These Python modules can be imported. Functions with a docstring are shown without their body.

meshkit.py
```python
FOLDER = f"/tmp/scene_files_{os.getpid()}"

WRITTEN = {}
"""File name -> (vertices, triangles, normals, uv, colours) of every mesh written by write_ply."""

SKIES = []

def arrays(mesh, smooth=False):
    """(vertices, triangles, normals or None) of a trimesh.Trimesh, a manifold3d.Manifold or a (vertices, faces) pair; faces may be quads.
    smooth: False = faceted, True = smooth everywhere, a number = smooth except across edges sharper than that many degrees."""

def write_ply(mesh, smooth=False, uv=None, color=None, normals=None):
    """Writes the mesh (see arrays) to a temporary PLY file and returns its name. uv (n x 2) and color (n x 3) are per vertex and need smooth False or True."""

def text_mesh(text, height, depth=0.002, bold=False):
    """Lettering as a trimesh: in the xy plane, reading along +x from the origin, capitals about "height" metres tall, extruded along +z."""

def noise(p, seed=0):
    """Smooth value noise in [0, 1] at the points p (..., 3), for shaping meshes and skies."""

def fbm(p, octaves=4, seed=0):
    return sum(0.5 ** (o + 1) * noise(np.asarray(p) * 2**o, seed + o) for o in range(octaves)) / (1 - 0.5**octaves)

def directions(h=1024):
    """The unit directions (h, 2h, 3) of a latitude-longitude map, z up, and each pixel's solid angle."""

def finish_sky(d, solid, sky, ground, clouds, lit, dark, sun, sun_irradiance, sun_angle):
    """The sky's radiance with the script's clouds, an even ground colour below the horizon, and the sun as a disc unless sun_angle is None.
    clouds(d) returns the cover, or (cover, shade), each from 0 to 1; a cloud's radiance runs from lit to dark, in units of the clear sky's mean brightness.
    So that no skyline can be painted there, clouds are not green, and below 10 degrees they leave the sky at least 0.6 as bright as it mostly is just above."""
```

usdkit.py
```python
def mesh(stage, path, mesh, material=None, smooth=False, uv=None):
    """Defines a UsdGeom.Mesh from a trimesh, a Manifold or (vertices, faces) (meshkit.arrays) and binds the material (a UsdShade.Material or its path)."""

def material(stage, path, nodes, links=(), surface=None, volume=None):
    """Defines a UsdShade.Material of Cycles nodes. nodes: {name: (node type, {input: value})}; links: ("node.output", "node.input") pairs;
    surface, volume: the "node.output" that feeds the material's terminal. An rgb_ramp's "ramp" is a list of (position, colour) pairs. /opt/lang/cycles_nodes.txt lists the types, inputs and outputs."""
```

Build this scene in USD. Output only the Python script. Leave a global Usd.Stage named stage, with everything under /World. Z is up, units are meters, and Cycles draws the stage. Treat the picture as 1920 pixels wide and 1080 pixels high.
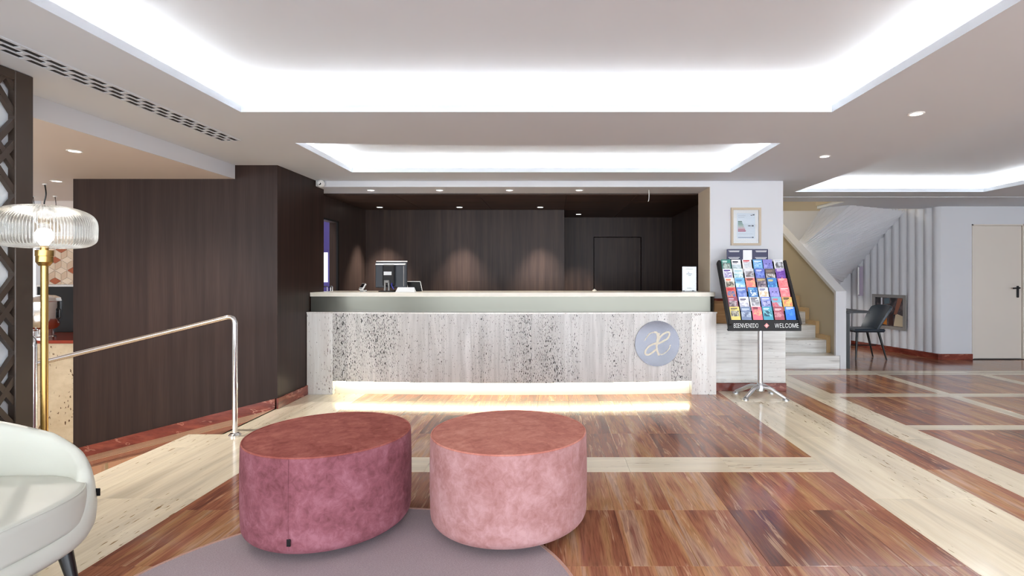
import math, numpy as np, trimesh, usdkit, meshkit
from pxr import Usd, UsdGeom, UsdLux, UsdShade, Gf, Sdf
from shapely.geometry import Polygon, LineString, Point
from shapely.ops import unary_union

stage = Usd.Stage.CreateInMemory()
UsdGeom.SetStageUpAxis(stage, UsdGeom.Tokens.z)
UsdGeom.SetStageMetersPerUnit(stage, 1.0)
world = UsdGeom.Xform.Define(stage, '/World')
stage.SetDefaultPrim(world.GetPrim())
UsdGeom.Scope.Define(stage, '/World/Looks')
PI = math.pi
def sbox(x0, x1, y0, y1): return Polygon([(x0, y0), (x1, y0), (x1, y1), (x0, y1)])

# ------------------------------------------------------------------ camera, sky, daylight, exposure
EYE = 1.25
cam = UsdGeom.Camera.Define(stage, '/World/camera')
cam.AddTranslateOp().Set(Gf.Vec3d(0, 0, EYE))
cam.AddRotateXYZOp().Set(Gf.Vec3f(90, 0, 0))
cam.CreateHorizontalApertureAttr(36.0)
cam.CreateVerticalApertureAttr(20.25)
cam.CreateFocalLengthAttr(18.75)
cam.CreateHorizontalApertureOffsetAttr(-78 / 1920 * 36)
cam.CreateVerticalApertureOffsetAttr(-22 / 1920 * 36)
cam.CreateClippingRangeAttr(Gf.Vec2f(0.05, 100))
cam.CreateExposureAttr(0.78)

dome = UsdLux.DomeLight.Define(stage, '/World/sky')
dome.CreateIntensityAttr(1.0)
dome.CreateColorAttr(Gf.Vec3f(0.92, 0.96, 1.0))

def rect_light(name, pos, rot, w, h, power, color):
    l = UsdLux.RectLight.Define(stage, '/World/' + name)
    l.AddTranslateOp().Set(Gf.Vec3d(*pos)); l.AddRotateXYZOp().Set(Gf.Vec3f(*rot))
    l.CreateWidthAttr(w); l.CreateHeightAttr(h)
    l.CreateIntensityAttr(power); l.CreateColorAttr(Gf.Vec3f(*color))
    return l
# daylight entering through the street windows behind the camera (real openings in wall_front)
DAY = 1.8
for i_, xc_ in enumerate((-6.0, 0.4, 6.8)):
    rect_light('window_daylight_%03d' % i_, (xc_, -3.75, 1.2), (90, 0, 0), 6.2, 2.1, DAY, (0.68, 0.84, 1.0))
COVE = 20.5           # LED cove strips
PLINTH = 13.0         # LED strip under the counter front
SPOT = 1.0          # scale of the recessed spots

# ------------------------------------------------------------------ helpers
used = {}
def pname(parent, name):
    k = (parent, name); n = used.get(k, 0); used[k] = n + 1
    return parent + '/' + (name if n == 0 else '%s_%03d' % (name, n))

def keys(p, label=None, cat=None, group=None, kind=None):
    for k, v in (('label', label), ('category', cat), ('group', group), ('kind', kind)):
        if v: p.SetCustomDataByKey(k, v)

def thing(name, label=None, cat=None, group=None, loc=(0, 0, 0), rz=0, kind=None):
    x = UsdGeom.Xform.Define(stage, pname('/World', name))
    if any(loc): x.AddTranslateOp().Set(Gf.Vec3d(*map(float, loc)))
    if rz: x.AddRotateZOp().Set(float(rz))
    keys(x.GetPrim(), label, cat, group, kind)
    return x.GetPrim()

def part(name, mesh, mat, parent=None, smooth=30, label=None, kind=None):
    base = str(parent.GetPath()) if parent is not None else '/World'
    m = usdkit.mesh(stage, pname(base, name), mesh, mat, smooth=smooth)
    keys(m.GetPrim(), label, None, None, kind)
    return m.GetPrim()

def single(name, mesh, mat, label, cat, group=None, smooth=30):
    p = part(name, mesh, mat, None, smooth); keys(p, label, cat, group); return p

def struct(name, mesh, mat, parent=None, smooth=30):
    return part(name, mesh, mat, parent, smooth, kind=None if parent is not None else 'structure')

def dup(root, loc, label, group=None, rz=0):
    was = root.GetCustomData()
    nm = root.GetName()
    x = UsdGeom.Xform.Define(stage, pname('/World', nm))
    x.GetPrim().GetReferences().AddInternalReference(root.GetPath())
    x.ClearXformOpOrder()
    x.AddTranslateOp().Set(Gf.Vec3d(*map(float, loc)))
    if rz: x.AddRotateZOp().Set(float(rz))
    keys(x.GetPrim(), label, was.get('category'), group or was.get('group'))
    x.GetPrim().SetInstanceable(True)
    return x.GetPrim()

cat_ = trimesh.util.concatenate
def bx(x0, x1, y0, y1, z0, z1, b=0.0):
    x0, x1 = min(x0, x1), max(x0, x1); y0, y1 = min(y0, y1), max(y0, y1); z0, z1 = min(z0, z1), max(z0, z1)
    if b <= 0:
        m = trimesh.creation.box((x1 - x0, y1 - y0, z1 - z0)); m.apply_translation(((x0 + x1) / 2, (y0 + y1) / 2, (z0 + z1) / 2)); return m
    b = min(b, (x1 - x0) * .49, (y1 - y0) * .49, (z1 - z0) * .49)
    P = []
    for sx in (0, 1):
        for sy in (0, 1):
            for sz in (0, 1):
                X, Y, Z = (x1 if sx else x0), (y1 if sy else y0), (z1 if sz else z0)
                dx, dy, dz = (-b if sx else b), (-b if sy else b), (-b if sz else b)
                P += [(X, Y + dy, Z + dz), (X + dx, Y, Z + dz), (X + dx, Y + dy, Z)]
    return trimesh.Trimesh(P).convex_hull

def tile_mesh(x0, x1, y0, y1, z0, z1, c=0.0012, g=0.0004):
    x0 += g; x1 -= g; y0 += g; y1 -= g
    v = [(x0, y0, z0), (x1, y0, z0), (x1, y1, z0), (x0, y1, z0),
         (x0, y0, z1 - c), (x1, y0, z1 - c), (x1, y1, z1 - c), (x0, y1, z1 - c),
         (x0 + c, y0 + c, z1), (x1 - c, y0 + c, z1), (x1 - c, y1 - c, z1), (x0 + c, y1 - c, z1)]
    f = []
    for a in (0, 4):
        for i in range(4):
            j = (i + 1) % 4
            f += [(a + i, a + j, a + 4 + j), (a + i, a + 4 + j, a + 4 + i)]
    f += [(8, 9, 10), (8, 10, 11)]
    return trimesh.Trimesh(v, f, process=False)

def prism(poly, z0, z1):
    polys = getattr(poly, 'geoms', [poly])
    ms = []
    for p in polys:
        if p.area < 1e-9: continue
        m = trimesh.creation.extrude_polygon(p, z1 - z0, engine='earcut'); m.apply_translation((0, 0, z0)); ms.append(m)
    return cat_(ms)

def upright(poly, y, t):
    """shapely polygon drawn in (x, z), extruded from y back by t."""
    m = prism(poly, 0, t)
    v = m.vertices.copy()
    m.vertices = np.stack([v[:, 0], y + t - v[:, 2], v[:, 1]], 1)
    return m

def sidewall(poly, x, t):
    """polygon in (y, z), extruded from x by t."""
    m = prism(poly, 0, t)
    v = m.vertices.copy()
    m.vertices = np.stack([x + v[:, 2], v[:, 0], v[:, 1]], 1)
    return m

def lathe(prof, n=48, rib=None, at=(0, 0, 0), close=True):
    prof = np.asarray(prof, float); k = len(prof)
    th = np.linspace(0, 2 * PI, n, endpoint=False)
    V = []
    for (r, z) in prof:
        rr = np.full(n, r)
        if rib and r > 1e-4: rr = r + rib[0] * np.cos(rib[1] * th) * min(1, r / 0.1)
        V.append(np.stack([rr * np.cos(th), rr * np.sin(th), np.full(n, z)], 1))
    V = np.concatenate(V); F = []
    i = np.arange(n); j = (i + 1) % n
    for a in range(k - 1):
        A, B = a * n, (a + 1) * n
        F.append(np.stack([A + i, A + j, B + j], 1)); F.append(np.stack([A + i, B + j, B + i], 1))
    m = trimesh.Trimesh(V, np.concatenate(F), process=False)
    m.merge_vertices(); m.update_faces(m.nondegenerate_faces())
    if m.volume < 0: m.invert()
    m.apply_translation(at); return m

def disc_cyl(r, z0, z1, at=(0, 0), n=32, c=0.0):
    pr = [(0, z0), (r, z0), (r, z1 - c), (r - c, z1), (0, z1)] if c else [(0, z0), (r, z0), (r, z1), (0, z1)]
    return lathe(pr, n, at=(at[0], at[1], 0))

def tube(pts, r, n=12):
    pts = np.asarray(pts, float); k = len(pts)
    rr = np.full(k, r) if np.ndim(r) == 0 else np.asarray(r, float)
    T = np.gradient(pts, axis=0); T /= np.linalg.norm(T, axis=1, keepdims=True)
    up = np.array([0, 0, 1.]) if abs(T[0, 2]) < .9 else np.array([1., 0, 0])
    V = []; u = None
    for i in range(k):
        if u is None: u = np.cross(T[i], up)
        u = u - T[i] * (u @ T[i]); u /= np.linalg.norm(u); w = np.cross(T[i], u)
        a = np.linspace(0, 2 * PI, n, endpoint=False)
        V.append(pts[i] + rr[i] * (np.cos(a)[:, None] * u + np.sin(a)[:, None] * w))
    V = np.concatenate(V); F = []
    i = np.arange(n); j = (i + 1) % n
    for a in range(k - 1):
        A, B = a * n, (a + 1) * n
        F.append(np.stack([A + i, B + j, A + j], 1)); F.append(np.stack([A + i, B + i, B + j], 1))
    c0, c1 = len(V), len(V) + 1
    V = np.vstack([V, pts[0], pts[-1]])
    F.append(np.stack([np.full(n, c0), i, j], 1)); F.append(np.stack([np.full(n, c1), (k - 1) * n + j, (k - 1) * n + i], 1))
    m = trimesh.Trimesh(V, np.concatenate(F), process=False)
    if m.volume < 0: m.invert()
    return m

def fillet(pts, r, n=8):
    pts = [np.asarray(p, float) for p in pts]; out = [pts[0]]
    for a, b, c in zip(pts, pts[1:], pts[2:]):
        d1, d2 = a - b, c - b; l = min(r, np.linalg.norm(d1) * .49, np.linalg.norm(d2) * .49)
        p, q = b + d1 / np.linalg.norm(d1) * l, b + d2 / np.linalg.norm(d2) * l
        for t in np.linspace(0, 1, n): out.append((1 - t) ** 2 * p + 2 * t * (1 - t) * b + t * t * q)
    out.append(pts[-1]); return np.array(out)

def catmull(P, n=8):
    P = np.asarray(P, float); Q = np.vstack([2 * P[0] - P[1], P, 2 * P[-1] - P[-2]]); out = []
    for i in range(1, len(Q) - 2):
        p0, p1, p2, p3 = Q[i - 1:i + 3]
        for t in np.linspace(0, 1, n, endpoint=False):
            out.append(.5 * (2 * p1 + (p2 - p0) * t + (2 * p0 - 5 * p1 + 4 * p2 - p3) * t ** 2 + (3 * p1 - p0 - 3 * p2 + p3) * t ** 3))
    out.append(Q[-2]); return np.array(out)

def ruled(A, B):
    """double-sided thin surface between two polylines."""
    A, B = np.asarray(A, float), np.asarray(B, float); n = len(A)
    V = np.vstack([A, B]); i = np.arange(n - 1)
    F = np.vstack([np.stack([i, i + 1, n + i + 1], 1), np.stack([i, n + i + 1, n + i], 1)])
    return trimesh.Trimesh(V, F, process=False)

def L(r, g=None, b=None):
    c = np.array([r, r if g is None else g, r if b is None else b], float) / 255
    return tuple(np.where(c <= .04045, c / 12.92, ((c + .055) / 1.055) ** 2.4))

# ------------------------------------------------------------------ materials
def mat(name, nodes, links, surface='p.BSDF'):
    return usdkit.material(stage, '/World/Looks/' + name, nodes, links, surface=surface)
plain_cache = {}
def plain(name, col, rough=.5, metal=0., **kw):
    if name in plain_cache: return plain_cache[name]
    m = mat(name, {'p': ('principled_bsdf', dict(base_color=col, roughness=rough, metallic=metal, **kw))}, [])
    plain_cache[name] = m; return m
def glow(name, col, strength):
    return mat(name, {'e': ('emission', dict(color=col, strength=strength))}, [], 'e.emission')

def paint(name, col, rough=.6, var=.04):
    c2 = tuple(x * (1 - var) for x in col)
    return mat(name, {'g': ('geometry', {}), 'n': ('noise_texture', dict(scale=1.3, detail=3)),
                      'n2': ('noise_texture', dict(scale=180, detail=2)),
                      'r': ('rgb_ramp', dict(ramp=[(.3, c2), (.7, col)])), 'b': ('bump', dict(strength=.05, distance=.002)),
                      'p': ('principled_bsdf', dict(roughness=rough))},
               [('g.position', 'n.vector'), ('g.position', 'n2.vector'), ('n2.fac', 'b.height'), ('n.fac', 'r.fac'), ('r.color', 'p.base_color'), ('b.normal', 'p.normal')])

def stone(name, scale1, scale2, ramp, fine_ramp, fine_amt, rough, pit=None, pit_col=(.03, .025, .02), vein=None, vein_col=(1, .9, .8), tile_var=.0, coat=0.0, shift=0.0):
    """layered stone: bands (scale1), fine streaks (scale2), optional pits and pale veins; shifted at random per piece"""
    N = {'g': ('geometry', {}), 'o': ('object_info', {}),
         'k1': ('math', dict(math_type='multiply', value2=37.0)), 'k2': ('math', dict(math_type='multiply', value2=91.0)),
         'off': ('combine_xyz', {}),
         'm1': ('mapping', dict(scale=scale1)), 'm2': ('mapping', dict(scale=scale2)),
         'n1': ('noise_texture', dict(scale=1, detail=4, roughness=.55, distortion=.35)),
         'n2': ('noise_texture', dict(scale=1, detail=3, roughness=.6)),
         'sh': ('map_range', dict(from_min=0, from_max=1, to_min=-shift, to_max=shift)), 'sa': ('math', dict(math_type='add')), 'r1': ('rgb_ramp', dict(ramp=ramp)), 'r2': ('rgb_ramp', dict(ramp=fine_ramp)),
         'x': ('mix_color', dict(blend_type='multiply', fac=fine_amt)),
         'p': ('principled_bsdf', dict(roughness=rough, specular_ior_level=.5, coat_weight=coat))}
    K = [('o.random', 'k1.value1'), ('o.random', 'k2.value1'), ('k1.value', 'off.x'), ('k2.value', 'off.y'), ('k1.value', 'off.z'),
         ('g.position', 'm1.vector'), ('g.position', 'm2.vector'), ('off.vector', 'm1.location'), ('off.vector', 'm2.location'),
         ('m1.vector', 'n1.vector'), ('m2.vector', 'n2.vector'), ('o.random', 'sh.value'), ('sh.result', 'sa.value1'), ('n1.fac', 'sa.value2'), ('sa.value', 'r1.fac'), ('n2.fac', 'r2.fac'), ('r1.color', 'x.a'), ('r2.color', 'x.b')]
    out = 'x.result'
    if vein:
        N |= {'mv': ('mapping', dict(scale=vein)), 'nv': ('noise_texture', dict(scale=1, detail=3, distortion=.6)),
              'rv': ('rgb_ramp', dict(ramp=[(.0, (0,)*3), (.605, (0,)*3), (.635, (.7,)*3), (.665, (0,)*3), (1, (0,)*3)])), 'xv': ('mix_color', dict(b=vein_col))}
        K += [('g.position', 'mv.vector'), ('off.vector', 'mv.location'), ('mv.vector', 'nv.vector'), ('nv.fac', 'rv.fac'), ('rv.color', 'xv.fac'), (out, 'xv.a')]; out = 'xv.result'
    if pit:
        sc, lo, hi, mask = pit
        N |= {'mp': ('mapping', dict(scale=sc)), 'np': ('noise_texture', dict(scale=1, detail=2, roughness=.5)),
              'mm': ('mapping', dict(scale=mask)), 'nm': ('noise_texture', dict(scale=1, detail=2)),
              'mr': ('map_range', dict(from_min=.42, from_max=.62, to_min=.0, to_max=.13, clamp=True)),
              'ad': ('math', dict(math_type='add')),
              'rp': ('rgb_ramp', dict(ramp=[(0, (0,)*3), (lo, (0,)*3), (hi, (1,)*3), (1, (1,)*3)])), 'xp': ('mix_color', dict(b=pit_col)),
              'bb': ('bump', dict(strength=.35, distance=.004, invert=True))}
        K += [('g.position', 'mp.vector'), ('off.vector', 'mp.location'), ('mp.vector', 'np.vector'), ('g.position', 'mm.vector'), ('off.vector', 'mm.location'), ('mm.vector', 'nm.vector'),
              ('nm.fac', 'mr.value'), ('np.fac', 'ad.value1'), ('mr.result', 'ad.value2'), ('ad.value', 'rp.fac'), ('rp.color', 'xp.fac'), (out, 'xp.a'),
              ('rp.color', 'bb.height'), ('bb.normal', 'p.normal')]; out = 'xp.result'
    if tile_var:
        N |= {'tv': ('map_range', dict(from_min=0, from_max=1, to_min=1 - tile_var, to_max=1 + tile_var)), 'h': ('hsv', {}), 'w': ('white_noise_texture', {})}
        N['w'] = ('noise_texture', dict(scale=1, detail=0)); del N['w']
        K += [('o.random', 'tv.value'), ('tv.result', 'h.value'), (out, 'h.color')]; out = 'h.color'
    K.append((out, 'p.base_color'))
    return mat(name, N, K)

M = {}
M['ceiling'] = paint('ceiling_paint', L(216, 221, 228), .7, .015)
M['white'] = paint('white_paint', L(214, 214, 217), .55, .015)
M['warm'] = paint('warm_paint', L(222, 206, 182), .6, .03)
M['tan'] = paint('tan_paint', L(196, 184, 160), .6, .04)
M['beige'] = paint('beige_paint', L(226, 214, 206), .6, .03)
def redstone(name, ax):
    s = (lambda a, b: (a, b, 1)) if ax == 'y' else (lambda a, b: (b, a, 1))
    return stone(name, s(8.5, .7), s(150, 7),
        [(.26, L(112, 64, 52)), (.36, L(138, 84, 66)), (.43, L(172, 114, 86)), (.49, L(156, 98, 76)), (.55, L(182, 128, 94)), (.61, L(188, 140, 98)), (.67, L(194, 156, 132)), (.75, L(148, 100, 86))],
        [(.3, (.5, .45, .42)), (.52, (.92, .9, .88)), (.75, (1.06, 1.04, 1.02))], .75, .14, vein=s(24, 1.6), vein_col=L(214, 172, 138), tile_var=.15, coat=.1, shift=.075)
M['red_y'] = redstone('red_travertine', 'y')
M['red_x'] = redstone('red_travertine_cross', 'x')
def cream(name, ax, col=(238, 226, 202)):
    s = (lambda a, b: (a, b, 1)) if ax == 'y' else (lambda a, b: (b, a, 1))
    c = np.array(col)
    return stone(name, s(7, .6), s(55, 2.5), [(.3, L(*(c * .88))), (.5, L(*c)), (.7, L(*(c * 1.06).clip(0, 250)))],
                 [(.3, (.86, .82, .76)), (.6, (1, 1, 1))], .6, .14, pit=(s(80, 10), .77, .81, s(2.4, .5)), pit_col=L(150, 122, 86), tile_var=.04, coat=.15)
M['cream_y'] = cream('cream_travertine', 'y')
M['cream_x'] = cream('cream_travertine_cross', 'x')
M['ramp_beige'] = cream('ramp_travertine', 'x', (200, 176, 140))
M['ramp_brown'] = cream('ramp_brown_stone', 'x', (176, 128, 96))
M['bar_stone'] = stone('bar_front_stone', (2, 2, 2), (12, 12, 20), [(.3, L(208, 184, 150)), (.7, L(232, 212, 180))], [(.3, (.85, .82, .76)), (.6, (1, 1, 1))], .6, .25, pit=((40, 40, 22), .75, .79, (3, 3, 3)), pit_col=L(110, 80, 55))
M['counter'] = stone('counter_travertine', (8, 8, .5), (60, 60, 4), [(.3, L(188, 184, 179)), (.45, L(214, 209, 204)), (.55, L(198, 193, 188)), (.7, L(226, 222, 218))],
                     [(.3, (.82, .81, .8)), (.6, (1, 1, 1))], .6, .22, pit=((150, 150, 42), .685, .725, (2.2, 2.2, .3)), pit_col=L(52, 44, 40), tile_var=.03)
M['counter_plain'] = stone('counter_travertine_smooth', (8, 8, .5), (60, 60, 4), [(.3, L(220, 214, 208)), (.5, L(234, 230, 225)), (.7, L(240, 238, 234))],
                     [(.3, (.85, .82, .8)), (.6, (1, 1, 1))], .6, .16, pit=((120, 120, 26), .765, .80, (3, 3, .4)), pit_col=L(90, 75, 62), tile_var=.03)
M['step'] = stone('step_travertine', (.8, 3, 12), (3, 8, 70), [(.3, L(176, 170, 164)), (.45, L(222, 218, 212)), (.7, L(240, 238, 234))],
                  [(.3, (.8, .78, .76)), (.6, (1, 1, 1))], .7, .2, pit=((10, 24, 70), .80, .84, (.6, 2, 4)), pit_col=L(170, 164, 158))
M['redbase'] = stone('red_skirting_stone', (3, 3, 14), (14, 14, 60), [(.3, L(98, 38, 28)), (.5, L(130, 58, 44)), (.7, L(150, 76, 58))], [(.3, (.7, .66, .64)), (.6, (1, 1, 1))], .7, .22, vein=(5, 5, 16), vein_col=L(190, 130, 110))
def wood(name, c1, c2, c3, sc=(16, 16, .7), rough=.42):
    return mat(name, {'g': ('geometry', {}), 'm': ('mapping', dict(scale=sc)), 'm2': ('mapping', dict(scale=(sc[0] * 9, sc[1] * 9, sc[2] * 5))), 'm3': ('mapping', dict(scale=(2.1, 2.1, .08))),
                      'n': ('noise_texture', dict(scale=1, detail=5, roughness=.6, distortion=.3)), 'n2': ('noise_texture', dict(scale=1, detail=3)), 'n3': ('noise_texture', dict(scale=1, detail=1)),
                      'r': ('rgb_ramp', dict(ramp=[(.32, c1), (.5, c2), (.68, c3)])), 'r2': ('rgb_ramp', dict(ramp=[(.3, (.84,) * 3), (.6, (1,) * 3)])),
                      'r3': ('rgb_ramp', dict(ramp=[(.35, (.8,) * 3), (.65, (1.1,) * 3)])),
                      'x': ('mix_color', dict(blend_type='multiply', fac=.8)), 'x3': ('mix_color', dict(blend_type='multiply', fac=.7)),
                      'b': ('bump', dict(strength=.12, distance=.001)), 'p': ('principled_bsdf', dict(roughness=rough, specular_ior_level=.22))},
               [('g.position', 'm.vector'), ('g.position', 'm2.vector'), ('g.position', 'm3.vector'), ('m.vector', 'n.vector'), ('m2.vector', 'n2.vector'), ('m3.vector', 'n3.vector'),
                ('n.fac', 'r.fac'), ('n2.fac', 'r2.fac'), ('n3.fac', 'r3.fac'), ('r.color', 'x.a'), ('r2.color', 'x.b'), ('x.result', 'x3.a'), ('r3.color', 'x3.b'), ('x3.result', 'p.base_color'), ('n2.fac', 'b.height'), ('b.normal', 'p.normal')])
M['wood'] = wood('dark_walnut_veneer', L(46, 32, 28), L(53, 38, 33), L(61, 45, 39))
M['wood_in'] = wood('inner_walnut_veneer', L(58, 46, 43), L(69, 55, 50), L(80, 64, 57))
M['wood_ceil'] = wood('walnut_ceiling_veneer', L(58, 42, 34), L(72, 53, 43), L(84, 63, 52), (.7, 16, 16))
M['tanwood'] = wood('honey_oak', L(176, 134, 92), L(196, 154, 108), L(206, 168, 124), (1, 20, 20))
M['skirt_tan'] = paint('step_skirting_oak', L(214, 180, 132), .45, .15)
def velvet(name, c1, c2, c3):
    return mat(name, {'t': ('texture_coordinate', {}), 'n': ('noise_texture', dict(scale=7, detail=6, roughness=.62, distortion=.5)), 'n2': ('noise_texture', dict(scale=26, detail=4, roughness=.65, distortion=.8)),
                      'mx': ('mix_float', dict(fac=.4)),
                      'r': ('rgb_ramp', dict(ramp=[(.36, c1), (.5, c2), (.64, c3)])), 'f': ('noise_texture', dict(scale=700, detail=2)), 'b': ('bump', dict(strength=.25, distance=.001)),
                      'p': ('principled_bsdf', dict(roughness=.85, sheen_weight=.35, sheen_roughness=.4, sheen_tint=c3, specular_ior_level=.2))},
               [('t.object', 'n.vector'), ('t.object', 'n2.vector'), ('t.object', 'f.vector'), ('n.fac', 'mx.a'), ('n2.fac', 'mx.b'), ('mx.result', 'r.fac'), ('r.color', 'p.base_color'), ('f.fac', 'b.height'), ('b.normal', 'p.normal')])
M['velvet_mauve'] = velvet('mauve_velvet', L(112, 62, 68), L(140, 84, 93), L(162, 106, 117))
M['velvet_pink'] = velvet('pink_velvet', L(158, 108, 104), L(178, 132, 130), L(194, 152, 152))
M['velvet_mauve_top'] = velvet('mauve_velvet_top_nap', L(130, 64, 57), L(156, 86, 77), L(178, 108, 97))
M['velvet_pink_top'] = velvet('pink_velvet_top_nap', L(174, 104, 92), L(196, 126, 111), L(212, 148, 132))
M['leather'] = mat('cream_leather', {'t': ('texture_coordinate', {}), 'v': ('voronoi_texture', dict(scale=260)), 'b': ('bump', dict(strength=.12, distance=.0008)), 'p': ('principled_bsdf', dict(base_color=L(216, 217, 206), roughness=.42))},
                   [('t.object', 'v.vector'), ('v.distance', 'b.height'), ('b.normal', 'p.normal')])
def weave(name, c1, c2):
    return mat(name, {'g': ('geometry', {}), 'm': ('mapping', dict(scale=(1, 4, 1))), 'n': ('noise_texture', dict(scale=160, detail=3)), 'r': ('rgb_ramp', dict(ramp=[(.35, c1), (.65, c2)])),
                      'b': ('bump', dict(strength=.4, distance=.002)), 'p': ('principled_bsdf', dict(roughness=.9, specular_ior_level=.1))},
               [('g.position', 'm.vector'), ('m.vector', 'n.vector'), ('n.fac', 'r.fac'), ('r.color', 'p.base_color'), ('n.fac', 'b.height'), ('b.normal', 'p.normal')])
M['rug'] = weave('lilac_grey_weave', L(158, 144, 148), L(184, 170, 173))
M['rug_edge'] = weave('rug_binding', L(186, 146, 132), L(204, 168, 152))
M['chrome'] = plain('chrome', (.82, .82, .83), .12, 1.)
M['steel'] = plain('brushed_steel', (.62, .63, .65), .32, 1.)
M['fascia'] = mat('satin_metal_band', {'g': ('geometry', {}), 'm': ('mapping', dict(scale=(2, 2, 260))), 'n': ('noise_texture', dict(scale=1, detail=2)), 'b': ('bump', dict(strength=.05, distance=.001)),
                  'p': ('principled_bsdf', dict(base_color=L(112, 110, 101), metallic=1., roughness=.3))}, [('g.position', 'm.vector'), ('m.vector', 'n.vector'), ('n.fac', 'b.height'), ('b.normal', 'p.normal')])
M['brass'] = plain('brushed_brass', L(206, 168, 100), .3, 1.)
M['bronze'] = plain('dark_bronze_frame', L(72, 60, 52), .38, .2)
M['black'] = plain('black_lacquer', L(22, 21, 22), .3)
M['blackmatte'] = plain('matte_black', L(26, 25, 27), .6)
M['darkplastic'] = plain('charcoal_plastic', L(44, 46, 52), .42)
M['whiteplastic'] = plain('white_plastic', L(236, 234, 230), .35)
M['paper'] = plain('white_paper', L(240, 240, 240), .7)
M['worktop'] = plain('ivory_worktop', L(238, 230, 214), .3)
M['mirror'] = plain('lilac_mirror_steel', L(104, 104, 110), .1, 1.)
M['creamlogo'] = plain('cream_inlay', L(226, 216, 196), .5)
M['grey'] = plain('grey_metal', L(150, 146, 142), .4)
M['frame_oak'] = plain('pale_oak_frame', L(196, 178, 154), .5)
M['redtop'] = plain('red_glossy_counter_top', L(158, 58, 32), .2)
M['navy'] = plain('navy_card', L(52, 52, 84), .5)
M['navychair'] = plain('dark_teal_leather', L(38, 48, 58), .38)
M['door'] = paint('door_paint', L(222, 212, 200), .5, .02)
M['grout'] = plain('floor_joint', L(96, 74, 58), .7)
M['led'] = glow('cove_led', (1.0, .985, .93), COVE)
M['led_plinth'] = glow('plinth_led', (1.0, .93, .66), PLINTH)
M['lens'] = glow('downlight_lens', (1.0, .95, .86), 9.0)
M['bulb'] = glow('lamp_bulb', (1.0, .95, .88), 14.0)
M['purple'] = paint('violet_wall', L(92, 80, 150), .6, .05)
M['skyglow'] = glow('bright_window_pane', (.93, .96, 1.0), 1.0)
M['glass'] = mat('clear_ribbed_glass', {'f': ('fresnel', dict(IOR=1.45)), 't': ('transparent_bsdf', dict(color=(.94, .95, .94))), 'gl': ('glossy_bsdf', dict(color=(1, 1, 1), roughness=.04)),
                 'm': ('mix_closure', {}), 'tr': ('translucent_bsdf', dict(color=(.9, .92, .9))), 'm2': ('mix_closure', dict(fac=.17))},
                 [('f.fac', 'm.fac'), ('t.BSDF', 'm.closure1'), ('gl.BSDF', 'm.closure2'), ('m.closure', 'm2.closure1'), ('tr.BSDF', 'm2.closure2')], 'm2.closure')
M['pane'] = mat('clear_pane', {'f': ('fresnel', dict(IOR=1.45)), 't': ('transparent_bsdf', dict(color=(.97, .97, .97))), 'gl': ('glossy_bsdf', dict(roughness=.03)), 'm': ('mix_closure', {})},
                [('f.fac', 'm.fac'), ('t.BSDF', 'm.closure1'), ('gl.BSDF', 'm.closure2')], 'm.closure')
def col(r, g, b, rough=.45): return plain('print_%02x%02x%02x' % (r, g, b), L(r, g, b), rough)
def soft(c, k=.16): return tuple(int(x + (246 - x) * k) for x in c)
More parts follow.
